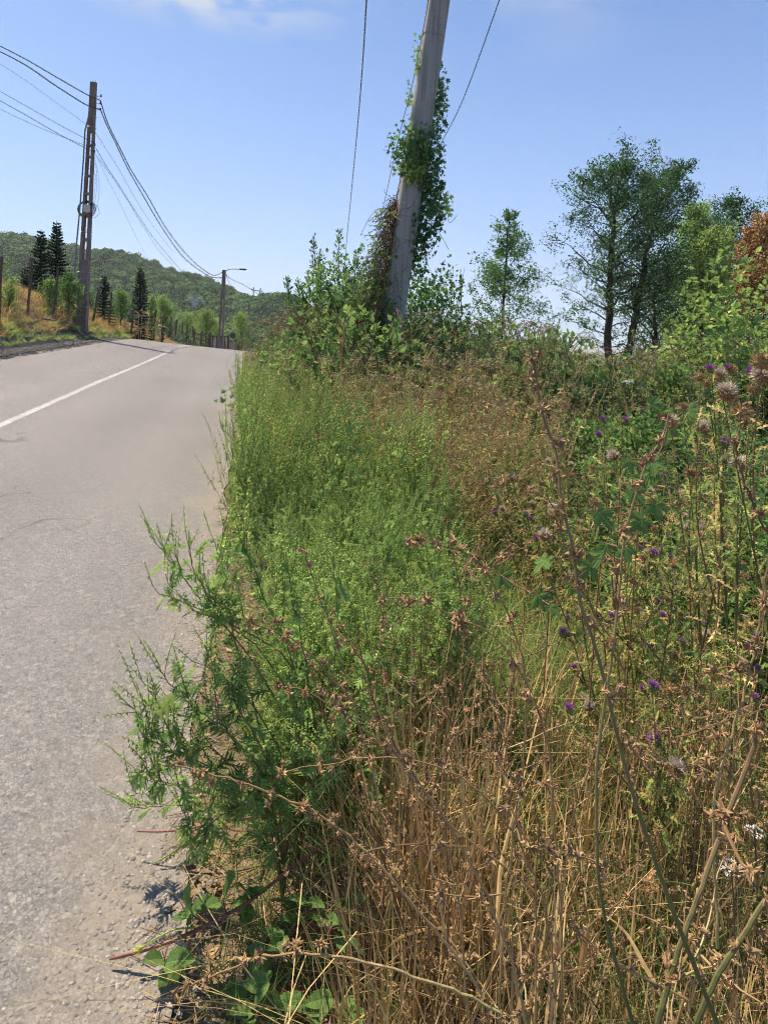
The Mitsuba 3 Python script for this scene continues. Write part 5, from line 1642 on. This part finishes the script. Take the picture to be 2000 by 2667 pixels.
dead_stalk('dead seed stalk close to the right edge under the thistle heads', [(1600, 880), (1598, 930), (1592, 985), (1612, 1050), (1640, 1120), (1680, 1190)], 1.25, 1.2, .0026, .0034, [(1600, 890), (1598, 912), (1592, 950), (1620, 1068), (1640, 1110)], .93, .92, 603, 1.2)
dead_stalk('arching dead stalk whose tip points left over the ragweed, upper one', [(880, 1160), (935, 1175), (1000, 1190), (1045, 1225), (1075, 1282), (1102, 1340), (1130, 1430), (1138, 1520), (1130, 1650), (1108, 1800), (1090, 1960), (1080, 2120), (1078, 2240)], 1.02, 1.1, .0015, .0032,
           [(884, 1162), (905, 1168), (940, 1175), (985, 1183), (1020, 1205), (1050, 1235), (1075, 1285), (1105, 1340), (1135, 1500)], .90, .62, 604, 1.0, 2)
dead_stalk('long arching dead stalk crossing the dark middle of the big ragweed', [(540, 1345), (590, 1362), (650, 1395), (690, 1435), (735, 1485), (800, 1560), (870, 1650), (930, 1725), (1000, 1835), (1060, 1960), (1110, 2100), (1140, 2230)], 1.05, 1.05, .0016, .0034,
           [(545, 1350), (560, 1352), (590, 1355), (615, 1380), (640, 1395), (690, 1430), (700, 1490), (720, 1510), (800, 1565), (870, 1640)], .88, .70, 605, .85, 2)
dead_stalk('dead stalk reaching farthest left across the lower ragweed', [(375, 1655), (430, 1668), (520, 1690), (580, 1712), (650, 1742), (700, 1770), (780, 1830), (880, 1940), (980, 2060), (1040, 2150)], 1.02, 1.0, .0017, .0034,
           [(380, 1657), (430, 1668), (470, 1680), (525, 1690), (580, 1720), (645, 1742), (655, 1750), (680, 1765), (720, 1780)], .84, .70, 606, .9, 1)
dead_stalk('nearly level dead stalk in front of the dark ragweed stems', [(600, 1668), (660, 1660), (720, 1650), (800, 1640), (870, 1640), (940, 1655), (1010, 1690), (1080, 1760), (1140, 1860), (1180, 1980), (1200, 2150)], 1.08, 1.08, .0014, .0032, [(610, 1665), (690, 1652), (718, 1650), (800, 1638), (872, 1632), (880, 1650), (960, 1660)], .86, .74, 607, .95, 1)
dead_stalk('dead stalk slanting down from the ragweed to the thicket', [(590, 1480), (650, 1492), (705, 1522), (760, 1555), (830, 1615), (900, 1690), (950, 1780), (985, 1900), (1000, 2050), (1010, 2200)], 1.15, 1.1, .0015, .0032, [(600, 1482), (625, 1490), (660, 1500), (742, 1525), (750, 1550), (830, 1610), (905, 1690)], .88, .72, 608, .9, 2)
dead_stalk('slender dead stalk standing within the green strip', [(652, 1180), (672, 1235), (690, 1290), (712, 1345), (735, 1420), (760, 1520), (800, 1650), (830, 1800)], 1.6, 1.5, .0016, .003, [(654, 1185), (668, 1225), (690, 1290), (712, 1345), (730, 1400)], .90, .66, 609, .95)
dead_stalk('dead stalk with a cluster of big seed heads at the edge of the thistles', [(818, 1296), (880, 1293), (920, 1300), (985, 1340), (1050, 1362), (1110, 1430), (1160, 1530), (1190, 1660), (1200, 1800), (1210, 1960), (1215, 2150)], 1.2, 1.15, .0016, .0034, [(825, 1298), (880, 1295), (915, 1300), (975, 1355), (992, 1356), (1005, 1358), (1110, 1430), (1165, 1550)], .88, .72, 610, 1.1, 2)
dead_stalk('fallen dead stalk lying over the bramble leaves at the bottom', [(370, 2155), (440, 2120), (520, 2085), (560, 2070), (640, 2062), (720, 2068), (800, 2082), (880, 2105), (1000, 2150), (1080, 2190)], 1.05, 1.0, .0020, .0034, [(380, 2150), (400, 2140), (440, 2122), (520, 2083), (562, 2070), (622, 2048), (640, 2050), (692, 2045)], .88, .60, 611, 1.0)
dead_stalk('thick green based stalk in the lower right corner', [(1648, 1560), (1600, 1690), (1572, 1760), (1540, 1850), (1500, 1960), (1455, 2090), (1415, 2240)], .86, .80, .0040, .0052, [(1640, 1580), (1575, 1760), (1560, 1770), (1450, 2100)], .84, .40, 612, 1.05, 1)
dead_stalk('thick slanting green stalk at the very right of the lower corner', [(1700, 1880), (1660, 1935), (1600, 2030), (1550, 2110), (1500, 2230)], .84, .82, .0042, .0055, [(1655, 1930), (1600, 2030)], .62, .42, 613, 1.0)
dead_stalk('dead stalk with dark heads along the right edge above the green stalk', [(1665, 1180), (1640, 1350), (1612, 1480), (1590, 1560), (1560, 1650), (1540, 1760), (1545, 1900), (1550, 2050)], 1.05, 1.0, .0022, .0036, [(1650, 1300), (1620, 1400), (1598, 1452), (1580, 1470), (1560, 1590), (1530, 1640), (1500, 1660)], .86, .60, 614, 1.15, 2)
dead_stalk('curved dead stalk between the two tallest stalks', [(1180, 1060), (1205, 1130), (1235, 1215), (1260, 1270), (1290, 1340), (1330, 1400), (1350, 1480)], 1.35, 1.3, .0016, .003, [(1082, 1050), (1150, 1060), (1200, 1110), (1255, 1265)], .90, .84, 615, 1.0, 3)
r = rng_of(620)
for k in range(22):
    x0, y0 = r.uniform(.05, 1.35), r.uniform(1.05, 1.9)
    u, v = (x0 / y0) * FOC + U0, 0
    h = r.uniform(.55, 1.0)
    b = np.array([x0, y0, float(G(x0, y0))]); tp = b + [r.normal() * .16 - .08, r.normal() * .10, h]
    mid = (b + tp) / 2 + r.normal(size=3) * .03
    lab = placed('dead branching stalk')(x0, y0)
    key = thing('dry_chicory', lab, 'dry plant', 'dead stalks of the brown thicket, ' + lab)
    C = curve([b, mid, tp], 20) + np.cumsum(r.normal(size=(20, 3)) * .0015, 0)
    t0 = r.choice([.45, .74, .86, .9])
    A_, B_ = Acc().add(tubes(C, np.linspace(.0027, .0011, 20), 6), np.repeat(np.linspace(t0, .9, 20), 6), r.uniform(.6, .95)), Acc()
    for j in range(6):
        i = r.integers(6, 19); d = unit(rand_dir(r, 1, .1, .9)[0] + [0, 0, .3]); L_ = r.uniform(.08, .24)
        Q = C[i] + d * L_ * np.linspace(0, 1, 6)[:, None] + np.cumsum(r.normal(size=(6, 3)) * .003, 0)
        A_.add(tubes(Q, np.linspace(.0020, .0010, 6), 5), .87, .8)
        for m in range(1, 6):
            for g_ in range(r.integers(1, 3)):
                hd = HEADS[r.integers(5)]; c = np.vstack(hd.c)
                R_ = trimesh.transformations.random_rotation_matrix(r.random(3))[:3, :3]
                B_.add((hd.mesh()[0] * r.uniform(.7, 1.1) @ R_.T + Q[m] + r.normal(size=3) * .004, hd.mesh()[1]), c[:, 0], c[:, 1])
    apart(key, 'stem', A_, 'stalk_look'); apart(key, 'seed_heads', B_, 'stalk_look', 'stuff')

# big ragweed leaning over the road
RWH = [('ragweed_plant', 'big dark ragweed whose upper branches reach out over the road', 640, (775, 2260, 2.0),
        [[(800, 1950), (760, 1740), (640, 1645), (520, 1590), (440, 1560), (398, 1528)], [(790, 1950), (700, 1720), (580, 1610), (515, 1510), (496, 1450)], [(760, 1950), (680, 1760), (560, 1600), (470, 1490), (458, 1440)],
         [(740, 1990), (650, 1830), (590, 1770), (505, 1725)], [(800, 1900), (760, 1720), (690, 1560), (640, 1440), (625, 1410)], [(820, 1950), (800, 1760), (770, 1600), (735, 1450)], [(850, 1950), (870, 1750), (880, 1600), (890, 1500)],
         [(700, 1980), (620, 1700), (575, 1500), (555, 1400)], [(830, 2000), (900, 1850), (960, 1750), (1000, 1680)]]),
       ('ragweed_plant', 'big ragweed with drooping leaves and spikes spread low over the asphalt', 641, (740, 2275, 1.86),
        [[(740, 2080), (640, 1950), (540, 1870), (490, 1820), (462, 1775)], [(700, 2060), (600, 1920), (480, 1862), (380, 1852)], [(710, 2100), (560, 2005), (440, 1955), (362, 1905)], [(690, 2130), (520, 2060), (430, 2040), (355, 2006)],
         [(680, 2180), (540, 2120), (450, 2105), (352, 2095)], [(720, 2050), (640, 1880), (600, 1800), (640, 1720)], [(700, 2180), (600, 2160), (520, 2180), (470, 2220)], [(760, 2050), (780, 1900), (760, 1800)], [(700, 2120), (640, 2100), (560, 2140), (530, 2200)],
         [(790, 2100), (840, 1980), (860, 1900)], [(690, 2090), (600, 1990), (520, 1950), (440, 1985)]])]
for nm, lab, sd, root, brs in RWH:
    r = rng_of(sd)
    key = thing(nm, lab, 'ragweed')
    R0 = at(*root)
    R0[2] = float(G(R0[0], R0[1]))
    out = []
    for b_ in brs:
        dd = root[2] + np.linspace(-.02, r.uniform(-.22, .10), len(b_))
        C = np.vstack([R0, [at(u, v, d) for (u, v), d in zip(b_, dd)]])
        q = np.linspace(0, 1, len(C))
        f = PchipInterpolator(q, C)
        out.append((f(np.linspace(0, 1, 14)) + np.vstack([np.zeros((1, 3)), r.normal(size=(13, 3)) * .003]), .0032, 5))
        for j in range(4):
            q0 = r.uniform(.45, .95)
            tg = unit(f(q0 + .03) - f(q0 - .03)); d = unit(tg * .7 + .8 * rand_dir(r, 1, -.2, .9)[0] + [0, 0, .15])
            L_ = r.uniform(.05, .14) * (1.3 - q0 * .6)
            t_ = np.linspace(0, 1, 6)[:, None]
            out.append((f(q0) + d * L_ * t_ + [0, 0, .25 * L_] * t_ ** 2 + np.vstack([np.zeros((1, 3)), r.normal(size=(5, 3)) * .002]), .0015, 3))
    S, Fo, Sp = ragweed_branches(out, r, 5, dens=.72, spike=.62)
    apart(key, 'stem', S, 'stalk_look'); apart(key, 'foliage', Fo, 'leaf_look', 'stuff'); apart(key, 'flower_spikes', Sp, 'leaf_look', 'stuff')

# brambles in the lower left: canes with single leaves
def veined(p, n, uv):
    a = dr.abs(uv.y)
    rib = mikit.smoothstep(.022, .006, a)
    k = (uv.x - a * .75) * 7.5
    side = mikit.smoothstep(.10, .02, dr.abs(k - dr.floor(k) - .5)) * mikit.smoothstep(.0, .08, a)
    v = mikit.noise(p.x * 9, p.y * 9, p.z * 9); w = mikit.fbm(p.x * 140, p.y * 140, p.z * 140, 2)
    c = mikit.mix(mi.Color3f(.10, .20, .06), mi.Color3f(.18, .30, .09), v) * (.72 + .5 * w)
    return mikit.mix(c, mi.Color3f(.25, .37, .15), dr.maximum(rib, .55 * side))


scene['veined_leaf_look'] = {'type': 'principledthin', 'base_color': mikit.proc(veined), 'roughness': .38, 'diff_trans': .9, 'eta': 1.42}
BR_PLY = []
for k in range(4):
    bt = bramble_template(9, (.05, .2, .32, -.05)[k])
    BR_PLY.append(mikit.ply((bt[0] * [1, (.68, .60, .72, .64)[k], 1], bt[1]), 'veined_leaf_look', uv=bt[0][:, :2]))


def leaf_entry(key, p, ax, up, L, k):
    ax = unit(np.asarray(ax, float)); sd = unit(np.cross(up, ax)); nr = np.cross(ax, sd)
    m = np.eye(4); m[:3, :3] = np.stack([ax, sd, nr], 1) * L; m[:3, 3] = p
    scene[numbered(key + '__leaf')] = {**BR_PLY[k], 'to_world': T(m)}


r = rng_of(650)
ck = thing('bramble_cane', 'thorny reddish bramble cane with a broken end lying out over the asphalt', 'bramble')
zc_ = [(285, 2500, .02), (370, 2478, .045), (440, 2455, .065), (520, 2420, .09), (580, 2390, .11), (640, 2355, .13), (700, 2310, .15), (790, 2240, .17), (880, 2180, .16)]
C = curve([on_z(u, v, z) for u, v, z in zc_], 40)
A_ = Acc().add(tubes(C, np.concatenate([[.0022, .004], np.full(38, .0042)]), 7))
for k in range(60):
    i = r.integers(2, 39); d = rand_dir(r, 1)[0]
    A_.add(stamp(SPINE, C[i] + d * .003, d, rand_dir(r, 1), .006, .003, .003))
scene[ck + '__cane'] = mikit.ply(A_.mesh(), 'red_stem_look')
lf = [((505, 2386), (476, 2318), 1), ((500, 2384), (548, 2328), 0), ((496, 2392), (450, 2386), 0), ((500, 2395), (472, 2428), 2), ((583, 2350), (608, 2278), 0), ((574, 2352), (530, 2358), 2), ((655, 2342), (624, 2303), 0), ((646, 2350), (600, 2354), 0),
      ((652, 2352), (604, 2392), 2), ((652, 2354), (640, 2412), 0), ((660, 2340), (684, 2306), 0), ((432, 2510), (496, 2492), 1), ((424, 2500), (374, 2502), 0), ((428, 2526), (478, 2583), 1)]
for (a0, a1, k) in lf:
    zb = .10 if a0[1] < 2480 else .03
    p0 = on_z(*a0, zb + .02); dv = at(*a1, p0[1] * r.uniform(.97, 1.03))
    leaf_entry(ck, p0, dv - p0, unit(np.array([-.3, -.4, 1.0]) + .35 * r.normal(size=3)), np.linalg.norm(dv - p0) * 1.05, k)
for pl, z0, z1 in (([(540, 2412), (505, 2388)], .09, .12), ([(592, 2384), (580, 2352)], .11, .13), ([(650, 2350), (655, 2340)], .13, .15), ([(442, 2454), (428, 2500), (430, 2522)], .065, .03)):
    P = np.array([on_z(u, v, z) for (u, v), z in zip(pl, np.linspace(z0, z1, len(pl)))])
    part(ck, 'petiole', tubes(curve(P, 6), .0018, 5), 'red_stem_look')
sh = curve([on_z(u, v, z) for u, v, z in ((520, 2418, .09), (470, 2420, .09), (420, 2438, .075), (375, 2466, .06), (362, 2476, .055))], 14)
S = Acc().add(tubes(sh, np.linspace(.0022, .0014, 14), 5), .55, 1.0)
for k in range(12):
    i = r.integers(6, 14)
    S.add(stamp(LEAF4, sh[i], unit(sh[-1] - sh[0] + .09 * rand_dir(r, 1)[0]), unit(rand_dir(r, 1) + [0, 0, 1.0]), r.uniform(.012, .022), .006), .54, 1.1)
apart(ck, 'green_shoot', S, 'leaf_look')
ck2 = thing('bramble_cane', 'second thin reddish cane pointing left under the lowest ragweed branches', 'bramble')
C = curve([on_z(u, v, z) for u, v, z in ((357, 2166, .07), (430, 2167, .08), (500, 2158, .09), (560, 2146, .10), (660, 2130, .10), (760, 2150, .06))], 24)
scene[ck2 + '__cane'] = mikit.ply(tubes(C, np.linspace(.0022, .0038, 24), 6), 'red_stem_look')
for a0, a1, k in (((492, 2172), (462, 2212), 1), ((470, 2186), (492, 2176), 0)):
    p0 = on_z(*a0, .06); dv = at(*a1, p0[1] * .985)
    leaf_entry(ck2, p0, dv - p0, unit(np.array([-.3, -.4, 1.0])), np.linalg.norm(dv - p0), k)
sh = curve([on_z(u, v, z) for u, v, z in ((540, 2156, .10), (500, 2190, .06), (450, 2222, .035), (414, 2244, .02))], 12)
S = Acc().add(tubes(sh, np.linspace(.0018, .0024, 12), 5), .55, 1.0)
for k in range(8):
    S.add(stamp(LEAF4, sh[r.integers(5, 12)], unit(sh[-1] - sh[0] + .08 * rand_dir(r, 1)[0]), unit(rand_dir(r, 1) + [0, 0, 1.0]), r.uniform(.012, .02), .006), .54, 1.1)
apart(ck2, 'green_shoot', S, 'leaf_look')
# leafy bramble plants at the bottom
for lab, spots_ in (('leafy bramble at the bottom edge below the fallen stalk', [(620, 2560, .07), (660, 2610, .06), (700, 2560, .10), (760, 2590, .08), (800, 2640, .07), (860, 2600, .09), (650, 2640, .05), (900, 2650, .08), (720, 2650, .05)]),
                    ('bramble with broad leaves between the cane and the dead stalks', [(800, 2350, .16), (850, 2390, .15), (780, 2400, .12), (740, 2440, .14), (820, 2440, .1), (880, 2430, .13), (690, 2480, .1), (900, 2340, .16), (760, 2350, .10)]),
                    ('bramble sprig among the dead stalks below the thistles', [(1180, 2050, .22), (1210, 2090, .2), (1150, 2100, .18), (1250, 2060, .2)]),
                    ('bramble sprig with bright leaves under the thistles at the right', [(1790, 1710, .42), (1760, 1660, .45), (1830, 1720, .4), (1800, 1640, .46), (1760, 1760, .38)])):
    key = thing('bramble_plant', lab, 'bramble')
    S = Acc()
    pp = [on_z(*s_) for s_ in spots_]
    root = np.mean(pp, 0) + [.05, .05, 0]; root[2] = float(G(root[0], root[1]))
    for p in pp:
        c = curve([root, (root + p) / 2 + r.normal(size=3) * .02 + [0, 0, .02], p], 8)
        S.add(tubes(c, np.linspace(.0026, .0014, 8), 5))
        out = unit((p - root) * [1, 1, .3] + .3 * r.normal(size=3))
        sd = unit(np.cross(out, [0, 0, 1.0]))
        kk = r.integers(0, 4)
        for q in (-1, 0, 1):
            leaf_entry(key, p, out + sd * q * 1.3 + [0, 0, r.uniform(-.3, .15)], unit(np.array([-.1, -.2, 1.0]) + .35 * r.normal(size=3)), (.062 if q == 0 else .052) * r.uniform(.85, 1.2), kk)
    scene[key + '__cane'] = mikit.ply(S.mesh(), 'red_stem_look')

# hop leaves in the thistle tangle
HOP_PLY = [mikit.ply((HOP[0] * [1, w_, z_], HOP[1]), 'veined_leaf_look', uv=HOP[0][:, :2]) for w_, z_ in ((1, 1), (.9, 1.8), (.8, -.6))]
for lab, sp in (('hop vine with large dark hand shaped leaves below the thistle heads', [(1735, 1075, 2.5, .10, 1), (1690, 1060, 2.5, .09, 0), (1740, 1105, 2.5, .09, 0), (1800, 1080, 2.7, .10, 2), (1640, 1200, 2.2, .06, 0), (1690, 1200, 2.2, .07, 0), (1720, 1240, 2.2, .07, 0), (1665, 1240, 2.2, .07, 1)]),
                ('hop vine with hand shaped leaves in the middle of the right tangle', [(1545, 1345, 2.0, .085, 2), (1712, 1358, 1.95, .085, 1), (1580, 1400, 2.0, .06, 0), (1640, 1300, 2.0, .07, 0), (1700, 1300, 2.0, .07, 0), (1640, 1440, 1.95, .06, 0), (1560, 1450, 2.1, .07, 0)]),
                ('low hop vine with bluish hand shaped leaves on the flattened straw', [(1450, 1480, 2.3, .09, 0), (1420, 1530, 2.3, .09, 1), (1500, 1500, 2.3, .08, 1), (1540, 1480, 2.3, .09, 0), (1290, 1480, 2.5, .08, 0), (1440, 1570, 2.25, .06, 2)]),
                ('small climbing shoot with bright hand shaped leaves in the dry weeds', [(890, 1118, 4.0, .075, 2), (915, 1138, 4.0, .06, 1), (920, 1170, 4.0, .075, 1), (912, 1195, 4.0, .07, 0)])):
    key = thing('hop_vine', lab, 'hop vine')
    pts = []
    for u, v, d, L, k in sp:
        p = at(u, v, d) + r.normal(size=3) * .02
        ax = unit(np.array([r.normal() * .8, -.3, -.75 + .3 * r.normal()])); up = unit(np.array([-.25, -.75, .75]) + .3 * r.normal(size=3))
        sd = unit(np.cross(up, ax)); nr = np.cross(ax, sd)
        m = np.eye(4); m[:3, :3] = np.stack([ax, sd, nr], 1) * L; m[:3, 3] = p
        scene[numbered(key + '__leaf')] = {**HOP_PLY[k], 'to_world': T(m)}
        pts.append(p)
    o = np.argsort([-p[2] for p in pts])
    P = [pts[i] + np.array([0, .01, 0]) for i in o]
    P.append(np.array([P[-1][0], P[-1][1] + .05, float(G(P[-1][0], P[-1][1]))]))
    part(key, 'stem', tubes(curve(P, 30), .002, 5), 'red_stem_look')

# spear thistles with big heads at the right edge
TH = [('spear thistle with fluffy and purple heads against the bright bush, highest at the right', 660, (1905, 2050, 1.95), [(1850, 965, 'purple', .8), (1873, 985, 'fluff', 1.25), (1822, 985, 'dry', .9), (1905, 965, 'dry', 1.0), (1840, 1000, 'dry', .8), (1890, 960, 'purple', .7)]),
      ('spear thistle at the very right edge with a large open dry head on top', 661, (1990, 2050, 1.75), [(1985, 945, 'dry', 1.5), (1955, 975, 'purple', .9), (1985, 985, 'fluff', 1.3), (1930, 1075, 'dry', 1.4), (1890, 1030, 'fluff', 1.35), (1960, 1015, 'dry', 1.0)]),
      ('spear thistle with pale fluffy heads left of the tall right ones', 662, (1800, 2000, 2.05), [(1750, 1105, 'fluff', 1.2), (1835, 1120, 'fluff', 1.25), (1780, 1060, 'dry', .9), (1800, 1230, 'dry', 1.2), (1885, 1160, 'purple', 1.0), (1930, 1215, 'fluff', 1.4)]),
      ('lower spear thistle with spiny green heads among the straw', 663, (1720, 2120, 1.8), [(1700, 1795, 'purple', .9), (1745, 1800, 'dry', 1.1), (1790, 1800, 'dry', 1.1), (1712, 1930, 'purple', 1.0), (1710, 1990, 'purple', .9), (1760, 2010, 'fluff', 1.2), (1480, 1850, 'purple', .8)]),
      ('thistle with small purple heads in the middle of the tangle', 664, (1600, 1900, 2.4), [(1560, 1135, 'purple', .8), (1625, 1100, 'purple', .9), (1570, 1095, 'purple', .7), (1700, 1445, 'purple', 1.0), (1880, 1292, 'purple', 1.0), (1600, 1190, 'fluff', 1.1), (1418, 1400, 'fluff', 1.2)])]
for lab, sd, root, heads in TH:
    r = rng_of(sd)
    key = thing('spear_thistle', lab, 'thistle')
    R0 = at(*root); R0[2] = float(G(R0[0], R0[1]))
    paths = []
    cen = np.mean([at(u, v, root[2]) for u, v, _, _ in heads], 0)
    HUB = [R0 * .38 + cen * .62 + [.05 * k_, 0, -.06 * k_] + r.normal(size=3) * .02 for k_ in (0, 1)]
    for hb in HUB:
        paths.append((curve([R0 + r.normal(size=3) * [.03, .03, 0], (R0 + hb) / 2 + r.normal(size=3) * .03, hb], 12), .0042, 60))
    for (u, v, kd, s) in heads:
        p = at(u, v, root[2] + r.uniform(-.12, .12))
        dirv = unit(np.array([r.normal() * .45 - .1, r.normal() * .3 - .2, 1.0]))
        hub = HUB[r.integers(2)] if len(heads) > 3 else HUB[0]
        paths.append((curve([hub, (hub + p) / 2 + [r.normal() * .015, r.normal() * .015, -.01], p - dirv * .015], 10), .0030, 22))
        I1, T1, lk = thistle_head(r, kd, s * .82)
        sdv = unit(np.cross(dirv, [0, 1.0, 0])); R_ = np.stack([sdv, np.cross(dirv, sdv), dirv], 1)
        hk = None
        for nm_, A_, look in (('flower_head', I1, 'stalk_look'), ({'purple': 'florets', 'fluff': 'seed_fluff', 'dry': 'dry_bracts'}[kd], T1, lk)):
            A_.v = [v_ @ R_.T + p for v_ in A_.v]
            hk2 = numbered((key if hk is None else hk) + '__' + nm_)
            A_.put(hk2, look)
            hk = hk or hk2
    S, Fo = thistle_stems(paths, r, .52)
    apart(key, 'stem', S, 'stalk_look'); apart(key, 'foliage', Fo, 'leaf_look', 'stuff')

# a few long curved blades, white umbels and down
for k, (pl, d, w, t) in enumerate((([(1290, 2480), (1300, 2300), (1330, 2150), (1380, 2020)], 1.4, .009, .74), ([(1000, 2480), (1050, 2440), (1140, 2420), (1240, 2465)], 1.5, .010, .72),
                                  ([(1510, 2560), (1530, 2430), (1550, 2370)], 1.35, .014, .90), ([(1760, 2667), (1680, 2520), (1620, 2420), (1560, 2380)], 1.3, .008, .72))):
    C = px_curve(pl, 16, d)
    sd = unit(np.cross(np.gradient(C, axis=0), [0, 1.0, .3]))
    ww = (w * np.sin(np.linspace(.35, PI, 16)))[:, None]
    v = np.stack([C - sd * ww / 2, C + [0, .002, .001], C + sd * ww / 2], 1).reshape(-1, 3)
    f = []
    for i in range(15):
        for j in range(2):
            a0 = i * 3 + j
            f += [[a0, a0 + 1, a0 + 4], [a0, a0 + 4, a0 + 3]]
    key = thing('straw_stalk', ['broad tan blade standing in the lower thicket', 'pale dry blade bent flat in the lower thicket', 'rust red dry leaf in the lower thicket', 'long straw blade in the lower right corner'][k], 'straw')
    Acc().add((v, np.array(f)), t, 1.1).put(key, 'leaf_look')
for k, (u, v, d, s) in enumerate(((1905, 2265, 1.45, .022), (1965, 2170, 1.55, .018), (1635, 998, 4.6, .035), (1440, 1318, 3.2, .02))):
    p = at(u, v, d)
    n = 60
    dd = rand_dir(r, n, .2, 1)
    key = thing('white_flower', ['white flower umbel at the lower right', 'smaller white flower umbel right of the other at the lower right', 'white fluffy seed head alone above the purple flowers', 'tiny white blossoms left of the tallest dead stalk'][k], 'flower')
    A_ = Acc().add(stamp(LEAF2, p + dd * s * [1, 1, .35], unit(dd + .6 * rand_dir(r, n)), dd, np.full(n, s * .35), np.full(n, s * .3)))
    scene[key + '__blossom'] = mikit.ply(A_.mesh(), 'white_petal_look')
    b = p.copy(); b[2] = float(G(p[0], p[1]))
    part(key, 'stem', tubes(curve([b, (b + p) / 2 + [.02, 0, 0], p], 8), .0016, 5), 'old_wood_look')

# ------------------------------------------------------------------ air
scene['air'] = {'type': 'homogeneous', 'albedo': rgb(.93, .95, .97), 'sigma_t': .00022}
scene['camera']['medium'] = {'type': 'ref', 'id': 'air'}
scene['haze'] = {'type': 'cube', 'to_world': T().translate([0, 1100, 95]).scale([1650, 1350, 110]), 'bsdf': {'type': 'null'}, 'interior': {'type': 'ref', 'id': 'air'}}
tag('haze', 'thin summer haze over the valley', kind='stuff')
